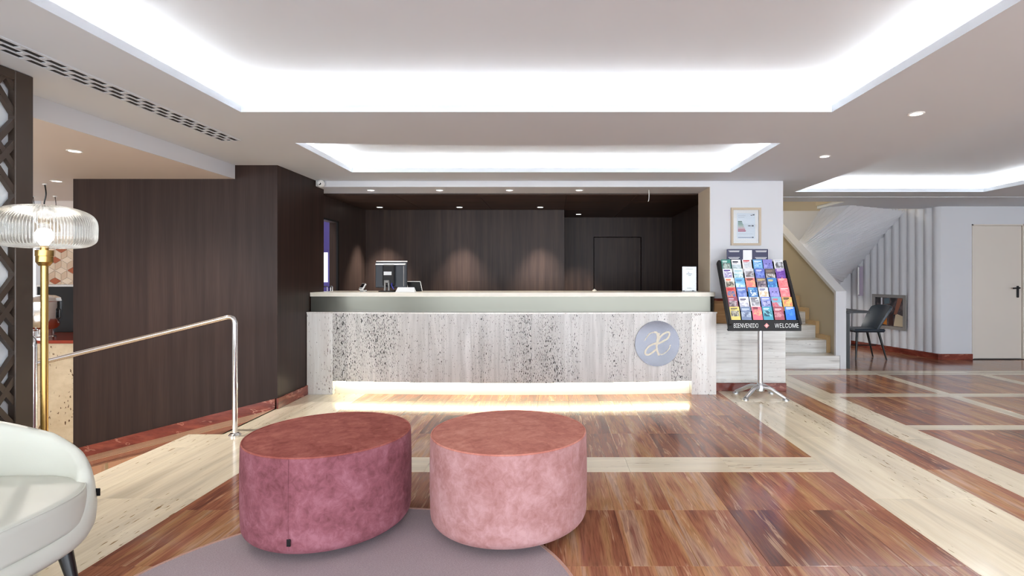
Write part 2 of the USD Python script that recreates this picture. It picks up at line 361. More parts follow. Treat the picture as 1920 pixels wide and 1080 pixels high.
def pic(i, a, b, sc=30):
    return mat('print_picture_%03d' % i, {'t': ('texture_coordinate', {}), 'm': ('mapping', dict(location=(i * 3.1, i * 1.7, 0))), 'n': ('noise_texture', dict(scale=sc, detail=3, distortion=.8)),
               'r': ('rgb_ramp', dict(ramp=[(.38, L(*a)), (.5, L(*[(x + y) / 2 for x, y in zip(a, b)])), (.6, L(*b))])), 'p': ('principled_bsdf', dict(roughness=.4))},
               [('t.object', 'm.vector'), ('m.vector', 'n.vector'), ('n.fac', 'r.fac'), ('r.color', 'p.base_color')])

# ------------------------------------------------------------------ dimensions
ZC = 2.30                      # main ceiling
ZL = 2.17                      # lower ceiling, left room
XL, XR = -2.0, 1.785           # main floor panel and ceiling recess
YC = 5.63                      # counter front at its ends
def bow(x): return 0.11 * max(0.0, 1 - ((x + .44) / 1.93) ** 2)

# ------------------------------------------------------------------ floor
floor = thing('floor', kind='structure')
part('slab', prism(Polygon([(-2.89, -3.9), (10, -3.9), (10, 12), (-2.61, 12), (-2.61, 4.22), (-2.89, 4.22)]), -.12, -.008), M['grout'], floor)
def tiles(x0, x1, y0, y1, tw, th, m, xo=None, yo=None):
    xs = [x0]; ys = [y0]
    x = (x0 if xo is None else x0 + (xo - x0) % tw or x0)
    if x <= x0 + .02: x += tw
    while x < x1 - .03: xs.append(x); x += tw
    xs.append(x1)
    y = (y0 if yo is None else y0 + (yo - y0) % th or y0)
    if y <= y0 + .02: y += th
    while y < y1 - .03: ys.append(y); y += th
    ys.append(y1)
    for a, b in zip(xs, xs[1:]):
        for c, d in zip(ys, ys[1:]):
            part('tile', tile_mesh(a, b, c, d, -.008, 0), m, floor, smooth=False)
# near panel, far panel, cross strip
tiles(XL, XR, 1.194, 3.406, .305, .553, M['red_y'], xo=.02, yo=3.406)
tiles(XL, XR, -3.9, 1.194, .9475, 1.7, M['red_y'])
tiles(XL, XR, 3.406, 3.687, .66, .281, M['cream_x'], xo=-.83)
tiles(XL, XR, 3.687, 5.9, .305, .553, M['red_y'], xo=.15, yo=3.687)
# left cream border
tiles(-2.63, XL, -3.9, 5.9, .63, 1.15, M['cream_y'])
tiles(-2.89, -2.63, -3.9, 4.22, .26, 1.3, M['cream_y'])
# right cream / red / cream borders
tiles(XR, 2.40, -3.9, 5.82, .615, 1.15, M['cream_y'], yo=.7)
tiles(2.40, 2.66, -3.9, 6.1, .26, 1.05, M['red_y'], yo=.3)
tiles(2.66, 2.96, -3.9, 7.06, .30, 1.3, M['cream_y'], yo=.2)
xs_ = [(2.96, 4.10), (4.23, 5.40), (5.55, 6.75), (6.9, 8.1), (8.25, 10)]
ys_ = [(-3.9, 2.05), (2.2, 3.22), (3.37, 4.34), (4.48, 5.53), (5.69, 6.76)]
for i, (a, b) in enumerate(xs_):
    for c, d in ys_:
        big = c < 2.0 or a > 6.8
        if a > 6.8 and d < 4: continue
        tiles(a, b, c, d, (b - a) / (1 if big else 2), (d - c) / (1 if big else 2), M['red_y'])
    if i < 4:
        tiles(b, xs_[i + 1][0], -3.9, 6.76, .2, 2.7, M['cream_y'])
for (c, d) in ((2.05, 2.2), (3.22, 3.37), (4.34, 4.48), (5.53, 5.69)):
    for a, b in xs_: tiles(a, b, c, d, .6, .2, M['cream_x'])
tiles(6.9, 10, -3.9, 4.34, 3.1, 4.2, M['red_y'])
tiles(2.96, 10, 6.76, 7.06, 1.2, .3, M['cream_x'])
tiles(2.53, 2.66, 6.1, 7.06, .2, 1.0, M['cream_y'])
tiles(2.53, 10, 7.06, 8.2, .62, 1.14, M['red_y'], xo=.1)
tiles(3.95, 6.2, 8.2, 10.4, .62, 1.1, M['red_y'])
# ramp and the lower floor on the left
def slope(x): return -.25 * (-2.61 - x) if x < -2.61 else 0.0
def ramp_piece(y0, y1, m, x0=-4.6, x1=-2.63, nm='ramp_slab'):
    v = [(x0, y0, slope(x0)), (x1, y0, 0), (x1, y1, 0), (x0, y1, slope(x0))]
    V = np.array(v + [(x, y, z - .1) for x, y, z in v])
    return trimesh.Trimesh(V).convex_hull
ramp = thing('ramp', kind='structure')
part('stone_strip', ramp_piece(4.62, 5.04, M['ramp_beige']), M['ramp_beige'], ramp, smooth=False)
part('stone_strip', ramp_piece(4.22, 4.60, M['ramp_brown']), M['ramp_brown'], ramp, smooth=False)
part('joint', ramp_piece(4.60, 4.62, M['grout']).apply_translation((0, 0, -.006)), M['grout'], ramp, smooth=False)
part('edge_slab', tile_mesh(-2.63, -2.61, 4.22, 5.04, -.1, 0), M['cream_y'], ramp, smooth=False)
struct('floor', bx(-9, -4.6, -3.9, 7.4, -.62, -.4975), M['ramp_beige'])
struct('floor', bx(-4.6, -2.9, -3.9, 4.21, -.62, -.4975), M['ramp_beige'])
struct('trim_1', bx(-2.9, -2.892, -3.9, 4.22, -.5, -.008), M['cream_y'])

# ------------------------------------------------------------------ ceiling with lit recesses
def recess2():
    xs = np.linspace(-2.035, 1.79, 25)
    near = [(x, 4.2 + .085 * (1 - ((x + .12) / 1.92) ** 2)) for x in xs]
    return Polygon(near + [(1.79, 5.385), (-2.035, 5.385)])
R1 = sbox(XL, 1.78, -.7, 3.41); R2 = recess2(); R3 = sbox(3.0, 5.36, .6, 6.646)
main = Polygon([(-3.01, -3.9), (10, -3.9), (10, 8.3), (4.1, 8.3), (4.1, 7.5), (2.53, 7.5), (2.53, 5.88), (-2.61, 5.88), (-2.61, 5.04), (-3.01, 5.04)])
ceiling = thing('ceiling', kind='structure')
part('soffit_board', prism(main.difference(unary_union([R1, R2, R3])), ZC, ZC + .045), M['ceiling'], ceiling, smooth=False)
def cove(R, top, inset, strip_z):
    x0, y0, x1, y1 = R.bounds; O = R.buffer(inset, join_style=2)
    a0, b0, a1, b1 = O.bounds
    ring = O.exterior
    part('recess_ceiling', bx(a0 - .02, a1 + .02, b0 - .02, b1 + .02, top, top + .03), M['ceiling'], ceiling)
    part('recess_side', prism(O.buffer(.02, join_style=2).difference(O), ZC + .045, top), M['ceiling'], ceiling, smooth=False)
    e = inset * .45
    z = ZC + .046
    for s in (bx(x0 - e, x1 + e, y1 + e - .008, y1 + e + .008, z, z + .006), bx(x0 - e - .008, x0 - e + .008, y0 - e, y1 + e, z, z + .006), bx(x1 + e - .008, x1 + e + .008, y0 - e, y1 + e, z, z + .006),
              bx(x0 - e, x1 + e, y0 - e - .008, y0 - e + .008, z, z + .006) if R is not R2 else bx(x0 - e, x1 + e, y0 - e + .0, y0 - e + .016, z, z + .006)):
        part('led_strip', s, M['led'], ceiling, smooth=False)
cove(R1, 2.50, .20, 0); cove(R2, 2.46, .14, 0); cove(R3, 2.48, .18, 0)
struct('ceiling', bx(-9, -3.02, -3.9, 7.4, ZL, ZL + .03), M['beige'])
struct('trim_2', bx(-3.02, -3.01, -3.9, 5.04, ZL, ZC + .04), M['white'])

# ------------------------------------------------------------------ walls
struct('wall_left_wood', bx(-4.54, -3.01, 5.04, 5.14, -.6, ZL), M['wood'])
struct('wall_left_wood', bx(-3.01, -2.61, 5.04, 5.14, -.2, ZC), M['wood'])
struct('wall_left_return', bx(-2.75, -2.61, 5.14, 6.055, 0, ZC), M['wood'])
# dark room behind the counter
ZI = 2.22
struct('wall_inner_left', cat_([bx(-2.85, -2.75, 6.055, 6.38, 0, 2.5), bx(-2.85, -2.75, 6.78, 7.9, 0, 2.5), bx(-2.85, -2.75, 6.38, 6.78, 1.93, 2.5)]), M['wood_in'])
struct('trim_3', cat_([bx(-2.755, -2.735, 6.76, 6.80, 0, 1.95), bx(-2.755, -2.735, 6.38, 6.80, 1.93, 1.95)]), M['blackmatte'])
struct('wall_inner_back', bx(-2.75, .156, 7.8, 7.9, 0, 2.5), M['wood_in'])
struct('wall_inner_jog', bx(.146, .156, 7.9, 8.8, 0, 2.5), M['wood_in'])
struct('wall_inner_recess', cat_([bx(.146, .66, 8.8, 8.9, 0, 2.5), bx(.66, 1.45, 8.8, 8.9, 1.9, 2.5), bx(1.45, 1.95, 8.8, 8.9, 0, 2.5)]), M['wood_in'])
struct('wall_inner_right', bx(1.95, 2.05, 6.35, 8.9, 0, 2.5), M['wood_in'])
struct('wall_service', bx(-2.9, 2.1, 9.2, 9.3, 0, 2.6), M['blackmatte'])
struct('ceiling_service', bx(-2.9, 2.1, 7.8, 9.3, 2.5, 2.55), M['blackmatte'])
door2 = thing('door_2', kind='structure')
part('leaf', bx(.668, 1.442, 8.83, 8.87, .005, 1.892, .003), M['wood_in'], door2)
part('handle', tube(fillet([(1.38, 8.83, 1.0), (1.38, 8.79, 1.0), (1.27, 8.79, 1.0)], .02), .008), M['blackmatte'], door2)
# veneer ceiling panels of the dark room
ic = thing('ceiling_inner', kind='structure')
part('backing', bx(-2.76, 1.96, 6.35, 8.82, ZI + .012, ZI + .03), M['blackmatte'], ic)
pxs = [-2.75, -1.9, -.9, .156, 1.0, 1.95]
for a, b in zip(pxs, pxs[1:]):
    for c, d in ((6.35, 6.95), (6.95, 7.8), (7.8, 8.8)):
        if c == 7.8 and b <= .16: continue
        part('panel', bx(a + .002, b - .002, c + .002, d - .002, ZI, ZI + .012, .002), M['wood_ceil'], ic)
# beam over the counter and the column on its right
struct('beam', cat_([bx(-2.61, 1.727, 5.88, 6.06, 2.235, 2.5), bx(-2.75, 1.727, 6.06, 6.35, 2.235, 2.5)]), M['white'])
struct('wall_beam_back', bx(-2.75, 1.95, 6.345, 6.35, 2.24, 2.6), M['wood_in'])
colm = thing('column', kind='structure')
part('shaft', bx(1.727, 2.53, 5.88, 6.35, .7, 2.5), M['white'], colm)
part('jamb_lining', bx(1.722, 1.727, 5.885, 6.35, 1.0, 2.235), M['warm'], colm)
part('oak_band', bx(1.722, 2.532, 5.868, 6.35, .72, .98, .002), M['tanwood'], colm)
part('dark_ledge', bx(1.718, 2.535, 5.862, 6.35, .98, 1.006, .003), M['redbase'], colm)
part('stone_base', bx(1.728, 2.533, 5.82, 6.35, .085, .722, .004), M['step'], colm)
part('stone_cap', bx(1.723, 2.536, 5.816, 5.868, .722, .732, .002), M['step'], colm)
part('skirting', bx(1.728, 2.536, 5.805, 6.35, 0, .085, .004), M['redbase'], colm)
# baseboards
def slanted(x0, x1, y0, y1, h):
    V = [(x, y, slope(x) + dz) for x in (x0, x1) for y in (y0, y1) for dz in (0, h)]
    return trimesh.Trimesh(V).convex_hull
struct('baseboard_left', slanted(-4.54, -2.625, 5.02, 5.04, .10), M['redbase'])
struct('baseboard_return', bx(-2.61, -2.592, 5.02, YC, 0, .10, .003), M['redbase'])
# right-hand back wall with door
struct('wall_right_back', cat_([bx(5.82, 6.28, 8.01, 8.12, 0, 2.5), bx(6.28, 7.06, 8.01, 8.12, 2.03, 2.5), bx(7.06, 10, 8.01, 8.12, 0, 2.5)]), M['white'])
struct('baseboard_right', cat_([bx(5.815, 6.28, 7.99, 8.01, 0, .085), bx(7.06, 10, 7.99, 8.01, 0, .085)]), M['redbase'])
door1 = thing('door_1', kind='structure')
part('door_frame', cat_([bx(6.28, 6.30, 8.0, 8.1, 0, 2.03), bx(7.04, 7.06, 8.0, 8.1, 0, 2.03), bx(6.28, 7.06, 8.0, 8.1, 2.012, 2.03)]), M['door'], door1)
part('leaf', bx(6.303, 7.037, 8.02, 8.06, .012, 2.009, .004), M['door'], door1)
hd = part('door_handle', cat_([tube(fillet([(6.975, 8.02, 1.075), (6.975, 7.965, 1.075), (6.865, 7.965, 1.07)], .03), .011), bx(6.955, 6.995, 8.008, 8.02, .93, 1.105, .008)]), M['blackmatte'], door1, label='black lever handle')
part('threshold', bx(6.28, 7.06, 7.995, 8.1, 0, .01), M['blackmatte'], door1)
# pleated wall
def wx(y): return 5.82 - .2216 * (y - 8.01)
npl = 15; py = np.linspace(8.01, 10.2, npl * 10 + 1); A = []; nrm = np.array([-1, -.2216]) / math.hypot(1, .2216)
for i, y in enumerate(py):
    o = .034 * abs(math.sin(PI * i / 10))
    A.append((wx(y) + nrm[0] * o, y + nrm[1] * o))
pl = Polygon(A + [(wx(10.2) + .15, 10.2), (6.0, 8.1)])
struct('wall_pleated', prism(pl, 0, 2.5), M['white'], smooth=40)
struct('baseboard_pleated', prism(Polygon([(5.82, 7.99), (wx(10.2), 10.18), (wx(10.2) - .055, 10.18), (5.765, 8.0), (5.76, 7.99)]), 0, .085), M['redbase'])
struct('wall_back_right', bx(3.95, 5.6, 10.2, 10.3, 0, 2.5), M['white'])
struct('baseboard_back_right', bx(3.95, 5.4, 10.17, 10.2, 0, .085), M['redbase'])
# outer shell
WX = (-7.25, -4.2, -1.15, 1.9, 4.95, 8.0)
fr = [sbox(-9.1, 10.1, -.7, 2.7)]
wins = [sbox(x - 1.5, x + 1.5, .15, 2.25) for x in WX]
struct('wall_front', upright(fr[0].difference(unary_union(wins)), -3.9, .1), M['white'], smooth=False)
for n_, x in enumerate(WX):
    w = thing('window_%d' % (n_ + 2), kind='structure')
    part('window_frame', upright(sbox(x - 1.5, x + 1.5, .15, 2.25).difference(unary_union([sbox(x - 1.46, x - .03, .2, 1.75), sbox(x + .03, x + 1.46, .2, 1.75), sbox(x - 1.46, x + 1.46, 1.82, 2.2)])), -3.86, .04), M['darkplastic'], w, smooth=False)
struct('wall_right', bx(10, 10.1, -3.9, 12, -.1, 2.7), M['white'])
struct('wall_far_left', bx(-9.1, -9, -3.9, 7.4, -.7, 2.7), M['white'])

# ------------------------------------------------------------------ staircase on the right
RISE, GO, Y0 = .177, .312, 7.19
st = thing('staircase', 'white travertine staircase rising behind the column with an oak stepped skirting', 'staircase')
for n in range(11):
    y = Y0 + n * GO; z = n * RISE
    x1 = 3.85 if n else 3.86
    part('step', bx(2.55, x1, y, y + GO + .02, max(0, z - .1), z + RISE, .004), M['step'], st)
    if n:
        part('skirting_piece', sidewall(Polygon([(y - .014, z), (y - .001, z), (y - .001, z + RISE), (y + GO - .014, z + RISE), (y + GO - .014, z + RISE + .06), (y - .014, z + RISE + .06)]), 3.835, .053), M['skirt_tan'], st, label='oak stepped skirting piece')
def ptop(y): return 1.045 + .5605 * (y - 7.2)
ye = 10.9
struct('wall_parapet', sidewall(Polygon([(7.23, 0), (7.23, ptop(7.23) - .02), (ye, ptop(ye) - .02), (ye, 0)]), 3.89, .055), M['tan'], smooth=False)
struct('trim_4', cat_([sidewall(Polygon([(7.2, 0), (7.2, ptop(7.2)), (ye, ptop(ye)), (ye, ptop(ye) - .05), (7.245, ptop(7.245) - .05), (7.245, 0)]), 3.81 + .06, .08),
                       sidewall(Polygon([(7.2, .18), (7.2, ptop(7.2)), (ye, ptop(ye)), (ye, ptop(ye) - .05), (7.245, ptop(7.245) - .05), (7.245, .18)]), 3.81, .06)]), M['white'], smooth=False)
struct('wall_parapet_outer', sidewall(Polygon([(7.24, 0), (7.24, ptop(7.24) - .05), (ye, ptop(ye) - .05), (ye, 0)]), 3.943, .006), M['white'], smooth=False)
struct('wall_stair_back', bx(2.4, 6.2, 11.2, 11.3, 0, 4.2), M['tan'])
struct('wall_stair_left', bx(2.45, 2.53, 6.35, 11.2, 0, 4.2), M['tan'])
struct('ceiling_stairwell', bx(2.4, 6.2, 7.5, 11.3, 4.0, 4.05), M['tan'])
struct('wall_stairwell_header', bx(2.53, 4.1, 7.5, 7.52, 2.30, 4.0), M['tan'])
struct('wall_stairwell_right', bx(6.2, 6.3, 8.13, 11.3, 2.5, 4.05), M['tan'])
struct('wall_stairwell_front', cat_([bx(4.1, 6.3, 8.3, 8.32, 2.345, 4.05), bx(4.09, 4.1, 7.5, 8.32, 2.345, 4.05)]), M['tan'])
for nm, p, rad, pw in (('stair_lamp', (3.1, 9.2, 3.6), .08, 110), ('soffit_uplight', (4.04, 8.4, 1.44), .03, 240)):
    l_ = UsdLux.SphereLight.Define(stage, '/World/' + nm); l_.AddTranslateOp().Set(Gf.Vec3d(*p)); l_.CreateRadiusAttr(rad); l_.CreateIntensityAttr(pw); l_.CreateColorAttr(Gf.Vec3f(1, .97, .9))
struct('trim_5', bx(2.53, 10, 7.05, 7.10, ZC - .006, ZC), M['ceiling'])
# pleated winder soffit: folds fan from the newel to the wall
outer = [(wx(10.0), 10.0, 1.04), (wx(9.49), 9.49, 1.497), (wx(8.985), 8.985, 1.965), (wx(8.615), 8.615, 2.286), (5.2, 8.3, 2.292), (4.39, 7.85, 2.294), (4.11, 8.19, 2.291)]
inner = [(3.965, y, ptop(y) - .035) for y in (7.6, 7.8, 8.0, 8.2, 8.35, 8.5, 8.63)]
nf = 64
tt = np.linspace(0, 6, nf + 1)
oo = np.stack([np.interp(tt, range(7), [p[k] for p in outer]) for k in range(3)], 1)
ii = np.stack([np.interp(tt, range(7), [p[k] for p in inner]) for k in range(3)], 1)
oo[1::2, 2] += .045; ii[1::2, 2] += .012
struct('soffit_pleated', ruled(oo, ii), M['white'], smooth=False)
struct('wall_under_soffit', bx(4.7, 5.35, 9.6, 9.62, 0, 1.5), M['white'])

# ------------------------------------------------------------------ left back room with the coffee bar
struct('wall_bar_back', bx(-6.25, -4.3, 6.505, 6.6, -.6, ZL), M['beige'])
struct('wall_back_left', cat_([bx(-9, -8.4, 6.5, 6.6, -.6, ZL), bx(-8.4, -6.25, 6.5, 6.6, -.6, -.2), bx(-8.4, -6.25, 6.5, 6.6, 2.1, ZL)]), M['white'])
w1 = thing('window_1', kind='structure')
part('pane', bx(-8.4, -6.25, 6.56, 6.58, -.2, 2.1), M['skyglow'], w1)
part('window_frame', upright(sbox(-8.4, -6.25, -.2, 2.1).difference(unary_union([sbox(a, b, c, d) for a, b in ((-8.34, -7.66), (-7.6, -6.95), (-6.89, -6.31)) for c, d in ((-.14, .95), (1.0, 2.04))])), 6.5, .05), M['white'], w1, smooth=False)
struct('wall_left_end', bx(-4.54, -4.44, 5.14, 6.6, -.6, ZL), M['beige'])

# ------------------------------------------------------------------ reception counter
rc = thing('reception_counter', 'long travertine reception counter with a glowing recess along its foot', 'reception counter')
def bowed(x0, x1, depth, off=0.0, k=1.0, n=14, y0=YC):
    xs = np.linspace(x0, x1, n)
    return Polygon([(x, y0 + off - k * bow(x)) for x in xs] + [(x1, y0 + depth), (x0, y0 + depth)])
for a, b, mm in ((-2.33, -1.30, 'counter'), (-1.30, -.23, 'counter'), (-.23, .84, 'counter'), (.84, 1.235, 'counter'), (1.235, 1.455, 'counter')):
    part('stone_panel', prism(bowed(a + .0006, b - .0006, .03), .145, .858), M[mm], rc, smooth=20)
part('end_pier', bx(-2.606, -2.331, YC, 5.95, 0, .858, .002), M['counter_plain'], rc)
part('end_pier', bx(1.456, 1.718, YC, 5.95, 0, .858, .002), M['counter_plain'], rc)
part('stone_cap', prism(bowed(-2.607, 1.726, .165, -.004, n=40), .8585, .873), M['counter_plain'], rc)
part('plinth', prism(bowed(-2.33, 1.455, .12, .07, .75, n=40), 0, .14), M['worktop'], rc)
part('led_strip', prism(Polygon([(x, YC + .035 - bow(x)) for x in np.linspace(-2.31, 1.44, 30)] + [(x, YC + .041 - bow(x)) for x in np.linspace(1.44, -2.31, 30)]), .124, .142), M['led_plinth'], rc)
part('panel_backing', prism(bowed(-2.33, 1.455, .12, .05, .9, n=40), .155, .858), M['blackmatte'], rc)
rr = []
for a in np.linspace(0, PI / 2, 7): rr.append((1.675 + .06 * math.sin(a), 5.77 - .06 * math.cos(a)))
part('metal_fascia', prism(Polygon([(x, 5.715 - .7 * bow(x)) for x in np.linspace(-2.6, 1.6, 36)] + rr + [(1.735, 5.85), (1.715, 5.855), (1.715, 6.1), (-2.6, 6.1)]), .8735, 1.033), M['fascia'], rc)
part('worktop', prism(Polygon([(x, 5.705 - .7 * bow(x)) for x in np.linspace(-2.605, 1.6, 36)] + [(x + .006, y - .006) for x, y in rr] + [(1.741, 5.85), (1.715, 5.856), (1.715, 6.4), (-2.605, 6.4)]), 1.0335, 1.0775), M['worktop'], rc)
# round emblem with a flourish
def emb(poly, t, y):
    m = upright(poly, y, t); return m
ang = math.degrees(math.atan(.09))
em = part('emblem', None or (lambda m: m)(upright(Point(0, 0).buffer(.2376, 64), -.010, .010)).apply_transform(trimesh.transformations.translation_matrix((1.084, 5.586, .546)) @ trimesh.transformations.rotation_matrix(math.radians(ang), (0, 0, 1))), M['mirror'], rc, label='round polished metal emblem with a looping script letter')
def cs(P): return [((x - 515) / 418 * .2376, (545 - y) / 418 * .2376) for x, y in P]
strokes = [([(520, 520), (560, 430), (640, 360), (715, 335), (742, 365), (715, 440), (630, 500), (530, 545), (490, 555)], .0075),
           ([(530, 530), (430, 555), (350, 600), (295, 670), (290, 730), (345, 748), (430, 700), (500, 640)], .0075),
           ([(470, 335), (505, 350), (522, 420), (512, 510), (500, 590), (508, 670), (540, 750)], .0085),
           ([(540, 370), (530, 430), (515, 500)], .010),
           ([(282, 482), (320, 420), (365, 365), (420, 342), (475, 336)], .0035),
           ([(510, 640), (540, 720), (600, 745), (680, 700), (735, 640), (758, 575)], .0035)]
sp = unary_union([LineString(catmull(cs(P), 8)).buffer(w * 1.25, 4) for P, w in strokes]).simplify(.0006)
part('script_letter', upright(sp, -.0125, .003).apply_transform(trimesh.transformations.translation_matrix((1.084, 5.586, .546)) @ trimesh.transformations.rotation_matrix(math.radians(ang), (0, 0, 1))), M['creamlogo'], em, label='cream looping script letter')

# ------------------------------------------------------------------ ottomans and rug
single('round_rug', disc_cyl(.955, 0, .007, (-.83, 1.905), 96, .002), M['rug'], 'round lilac-grey woven rug lying under the two velvet ottomans', 'rug')
rugp = stage.GetPrimAtPath('/World/round_rug')
part('binding', lathe([(.948, .0005), (.962, .0005), (.962, .0085), (.948, .0085), (.948, .0005)], 96, at=(-.83, 1.905, 0)), M['rug_edge'], rugp, label='thin pinkish edge binding')
def ottoman(label, loc, m, mt, seam):
    t = thing('ottoman', label, 'ottoman', 'velvet ottomans on the rug', loc)
    R, H, b = .392, .462, .03
    pr = [(0, b), (R - .05, b)] + [(R - .05 + .05 * math.sin(a), b + .05 - .05 * math.cos(a)) for a in np.linspace(0, PI / 2, 7)] + [(R + .003, .2), (R + .003, .32), (R, H - .012), (R - .004, H - .006), (R - .012, H - .004)]
    part('side_cover', lathe(pr, 96), m, t, smooth=40)
    pt = [(R - .010, H - .01), (R - .008, H - .003)] + [(R * (1 - f) - .008, H - .003 + .008 * math.sin(min(1, f * 2.2) * PI / 2)) for f in (.03, .08, .15, .25, .4, .6, .8)] + [(0, H + .005)]
    part('top_cover', lathe(pt, 96), mt, t, smooth=60)
    part('piping', lathe([(R - .006 + .0045 * math.cos(a), H - .004 + .0045 * math.sin(a)) for a in np.linspace(0, 2 * PI, 9)], 96), mt, t)
    for k in range(4):
        a = PI / 4 + k * PI / 2 + .5
        part('foot', lathe([(0, 0), (.022, 0), (.026, .012), (.03, .031), (0, .031)], 16, at=(.27 * math.cos(a), .27 * math.sin(a), 0)), M['black'], t)
    sx, sy = (R + .003) * math.cos(seam), (R + .003) * math.sin(seam)
    part('seam', tube([(sx * .985, sy * .985, .06), (sx, sy, .1), (sx, sy, .3), (sx * .995, sy * .995, H - .008)], .0022, 6), m, t)
    if label.startswith('round mauve'):
        tg = bx(-.004, .012, -.002, .002, .085, .115); tg.apply_transform(trimesh.transformations.rotation_matrix(seam + PI / 2, (0, 0, 1))); tg.apply_translation((sx * 1.006, sy * 1.006, 0))
        part('fabric_tag', tg, M['black'], t, label='small black label sewn into the seam')
    return t
ottoman('round mauve velvet ottoman with a side seam, left of the pink one', (-1.122, 2.679, .009), M['velvet_mauve'], M['velvet_mauve_top'], -PI / 2 - .04)
ottoman('round pale pink velvet ottoman beside the mauve one', (-.226, 2.716, .009), M['velvet_pink'], M['velvet_pink_top'], -PI / 2 + .9)

# ------------------------------------------------------------------ cream tub armchair
ac = thing('armchair', 'cream leather tub armchair with a loose seat cushion and dark legs', 'armchair')
AC = np.array([-2.21, 1.835]); aa, ab, an = .43, .465, 2.7
def sup(th, a, b, n=an):
    c, s = np.cos(th), np.sin(th)
    return np.stack([a * np.sign(c) * np.abs(c) ** (2 / n), b * np.sign(s) * np.abs(s) ** (2 / n)], 1)
NT = 144; th = np.linspace(0, 2 * PI, NT, endpoint=False)
P0 = sup(th, aa, ab); r0 = np.linalg.norm(P0, axis=1); U = P0 / r0[:, None]
Hh = np.interp(P0[:, 0], [-.43, -.20, .10, .25, .33, .385, .415, .43], [.70, .65, .586, .52, .465, .375, .315, .298])
rows = [(0.42, None, .205), (.10, 0, None), (.05, .03, None), (.02, .12, None), (.004, .3, None), (0, .5, None), (.006, .75, None), (.014, .9, None), (.022, .965, None), (.036, 1.0, None), (.052, .985, None), (.064, .95, None), (.072, .8, None), (.085, .5, None), (.10, .35, None), (.42, None, .27)]
V = []
for d, f, zf in rows:
    z = np.full(NT, zf) if f is None else .205 + (Hh - .205) * f
    V.append(np.column_stack([AC[0] + U[:, 0] * np.maximum(r0 - d, .005), AC[1] + U[:, 1] * np.maximum(r0 - d, .005), z]))
V = np.concatenate(V); F = []; i_ = np.arange(NT); j_ = (i_ + 1) % NT
for a in range(len(rows) - 1):
    A_, B_ = a * NT, (a + 1) * NT
    F.append(np.stack([A_ + i_, A_ + j_, B_ + j_], 1)); F.append(np.stack([A_ + i_, B_ + j_, B_ + i_], 1))
V0_ = V[5 * NT:6 * NT].copy()
part('shell', trimesh.Trimesh(V, np.concatenate(F), process=False), M['leather'], ac, smooth=60)
ca, cb = .385, .385; Cc = AC + np.array([.036, 0])
crow = [(.30, .288), (.02, .288), (.004, .296), (0, .31), (0, .395), (.003, .412), (.010, .422), (.022, .427), (.06, .431), (.14, .436), (.25, .439), (.37, .44)]
Pc = sup(th, ca, cb, 2.9); rc_ = np.linalg.norm(Pc, axis=1); Uc = Pc / rc_[:, None]
V = np.concatenate([np.column_stack([Cc[0] + Uc[:, 0] * np.maximum(rc_ - d, .004), Cc[1] + Uc[:, 1] * np.maximum(rc_ - d, .004), np.full(NT, z)]) for d, z in crow]); F = []
for a in range(len(crow) - 1):
    A_, B_ = a * NT, (a + 1) * NT
    F.append(np.stack([A_ + i_, A_ + j_, B_ + j_], 1)); F.append(np.stack([A_ + i_, B_ + j_, B_ + i_], 1))
part('seat_cushion', trimesh.Trimesh(V, np.concatenate(F), process=False), M['leather'], ac, smooth=50)
pp = np.column_stack([Cc[0] + Uc[:, 0] * (rc_ - .005), Cc[1] + Uc[:, 1] * (rc_ - .005), np.full(NT, .4185)])
part('piping', tube(np.vstack([pp, pp[:1]]), .004, 8), M['leather'], ac)
for sx, sy in ((1, 1), (1, -1), (-1, 1), (-1, -1)):
    p = np.array([AC[0] + sx * .33, AC[1] + sy * .21, .215]); q = np.array([AC[0] + sx * .40, AC[1] + sy * .20, 0])
    part('leg', tube([p, p * .5 + q * .5, q], [.026, .019, .012], 16), M['black'], ac)
ti = int(np.argmax(V0_[:, 0] / V0_[:, 1])); tp = V0_[ti]
part('fabric_tag', bx(tp[0] - .012, tp[0] + .010, tp[1] - .002, tp[1] + .002, .352, .382), M['black'], ac)

# ------------------------------------------------------------------ floor lamp
fl = thing('floor_lamp', 'tall brass floor lamp with a ribbed clear glass drum shade', 'floor lamp', None, (-2.435, 2.55, 0))
part('base', lathe([(0, 0), (.135, 0), (.138, .006), (.135, .016), (.02, .022), (0, .022)], 48), M['brass'], fl)
part('pole', disc_cyl(.0145, .02, 1.31, n=20), M['brass'], fl)
part('collar', lathe([(0, 1.30), (.02, 1.30), (.032, 1.318), (.032, 1.345), (.034, 1.347), (.034, 1.374), (0, 1.374)], 32), M['brass'], fl)
sh = [(.05, 1.384), (.11, 1.386), (.155, 1.394), (.182, 1.411), (.193, 1.43), (.195, 1.46), (.195, 1.50), (.188, 1.53), (.168, 1.555), (.13, 1.574), (.085, 1.585), (.05, 1.589), (.048, 1.585)]
sh = catmull(sh, 4)
part('glass_shade', lathe(sh, 720, rib=(.0024, 90)), M['glass'], fl, smooth=True)
part('bulb', lathe([(0, 1.395), (.014, 1.395), (.018, 1.405), (.034, 1.43), (.036, 1.45), (.024, 1.475), (0, 1.482)], 24), M['bulb'], fl)
part('bulb_socket', disc_cyl(.016, 1.372, 1.396, n=20), M['brass'], fl)

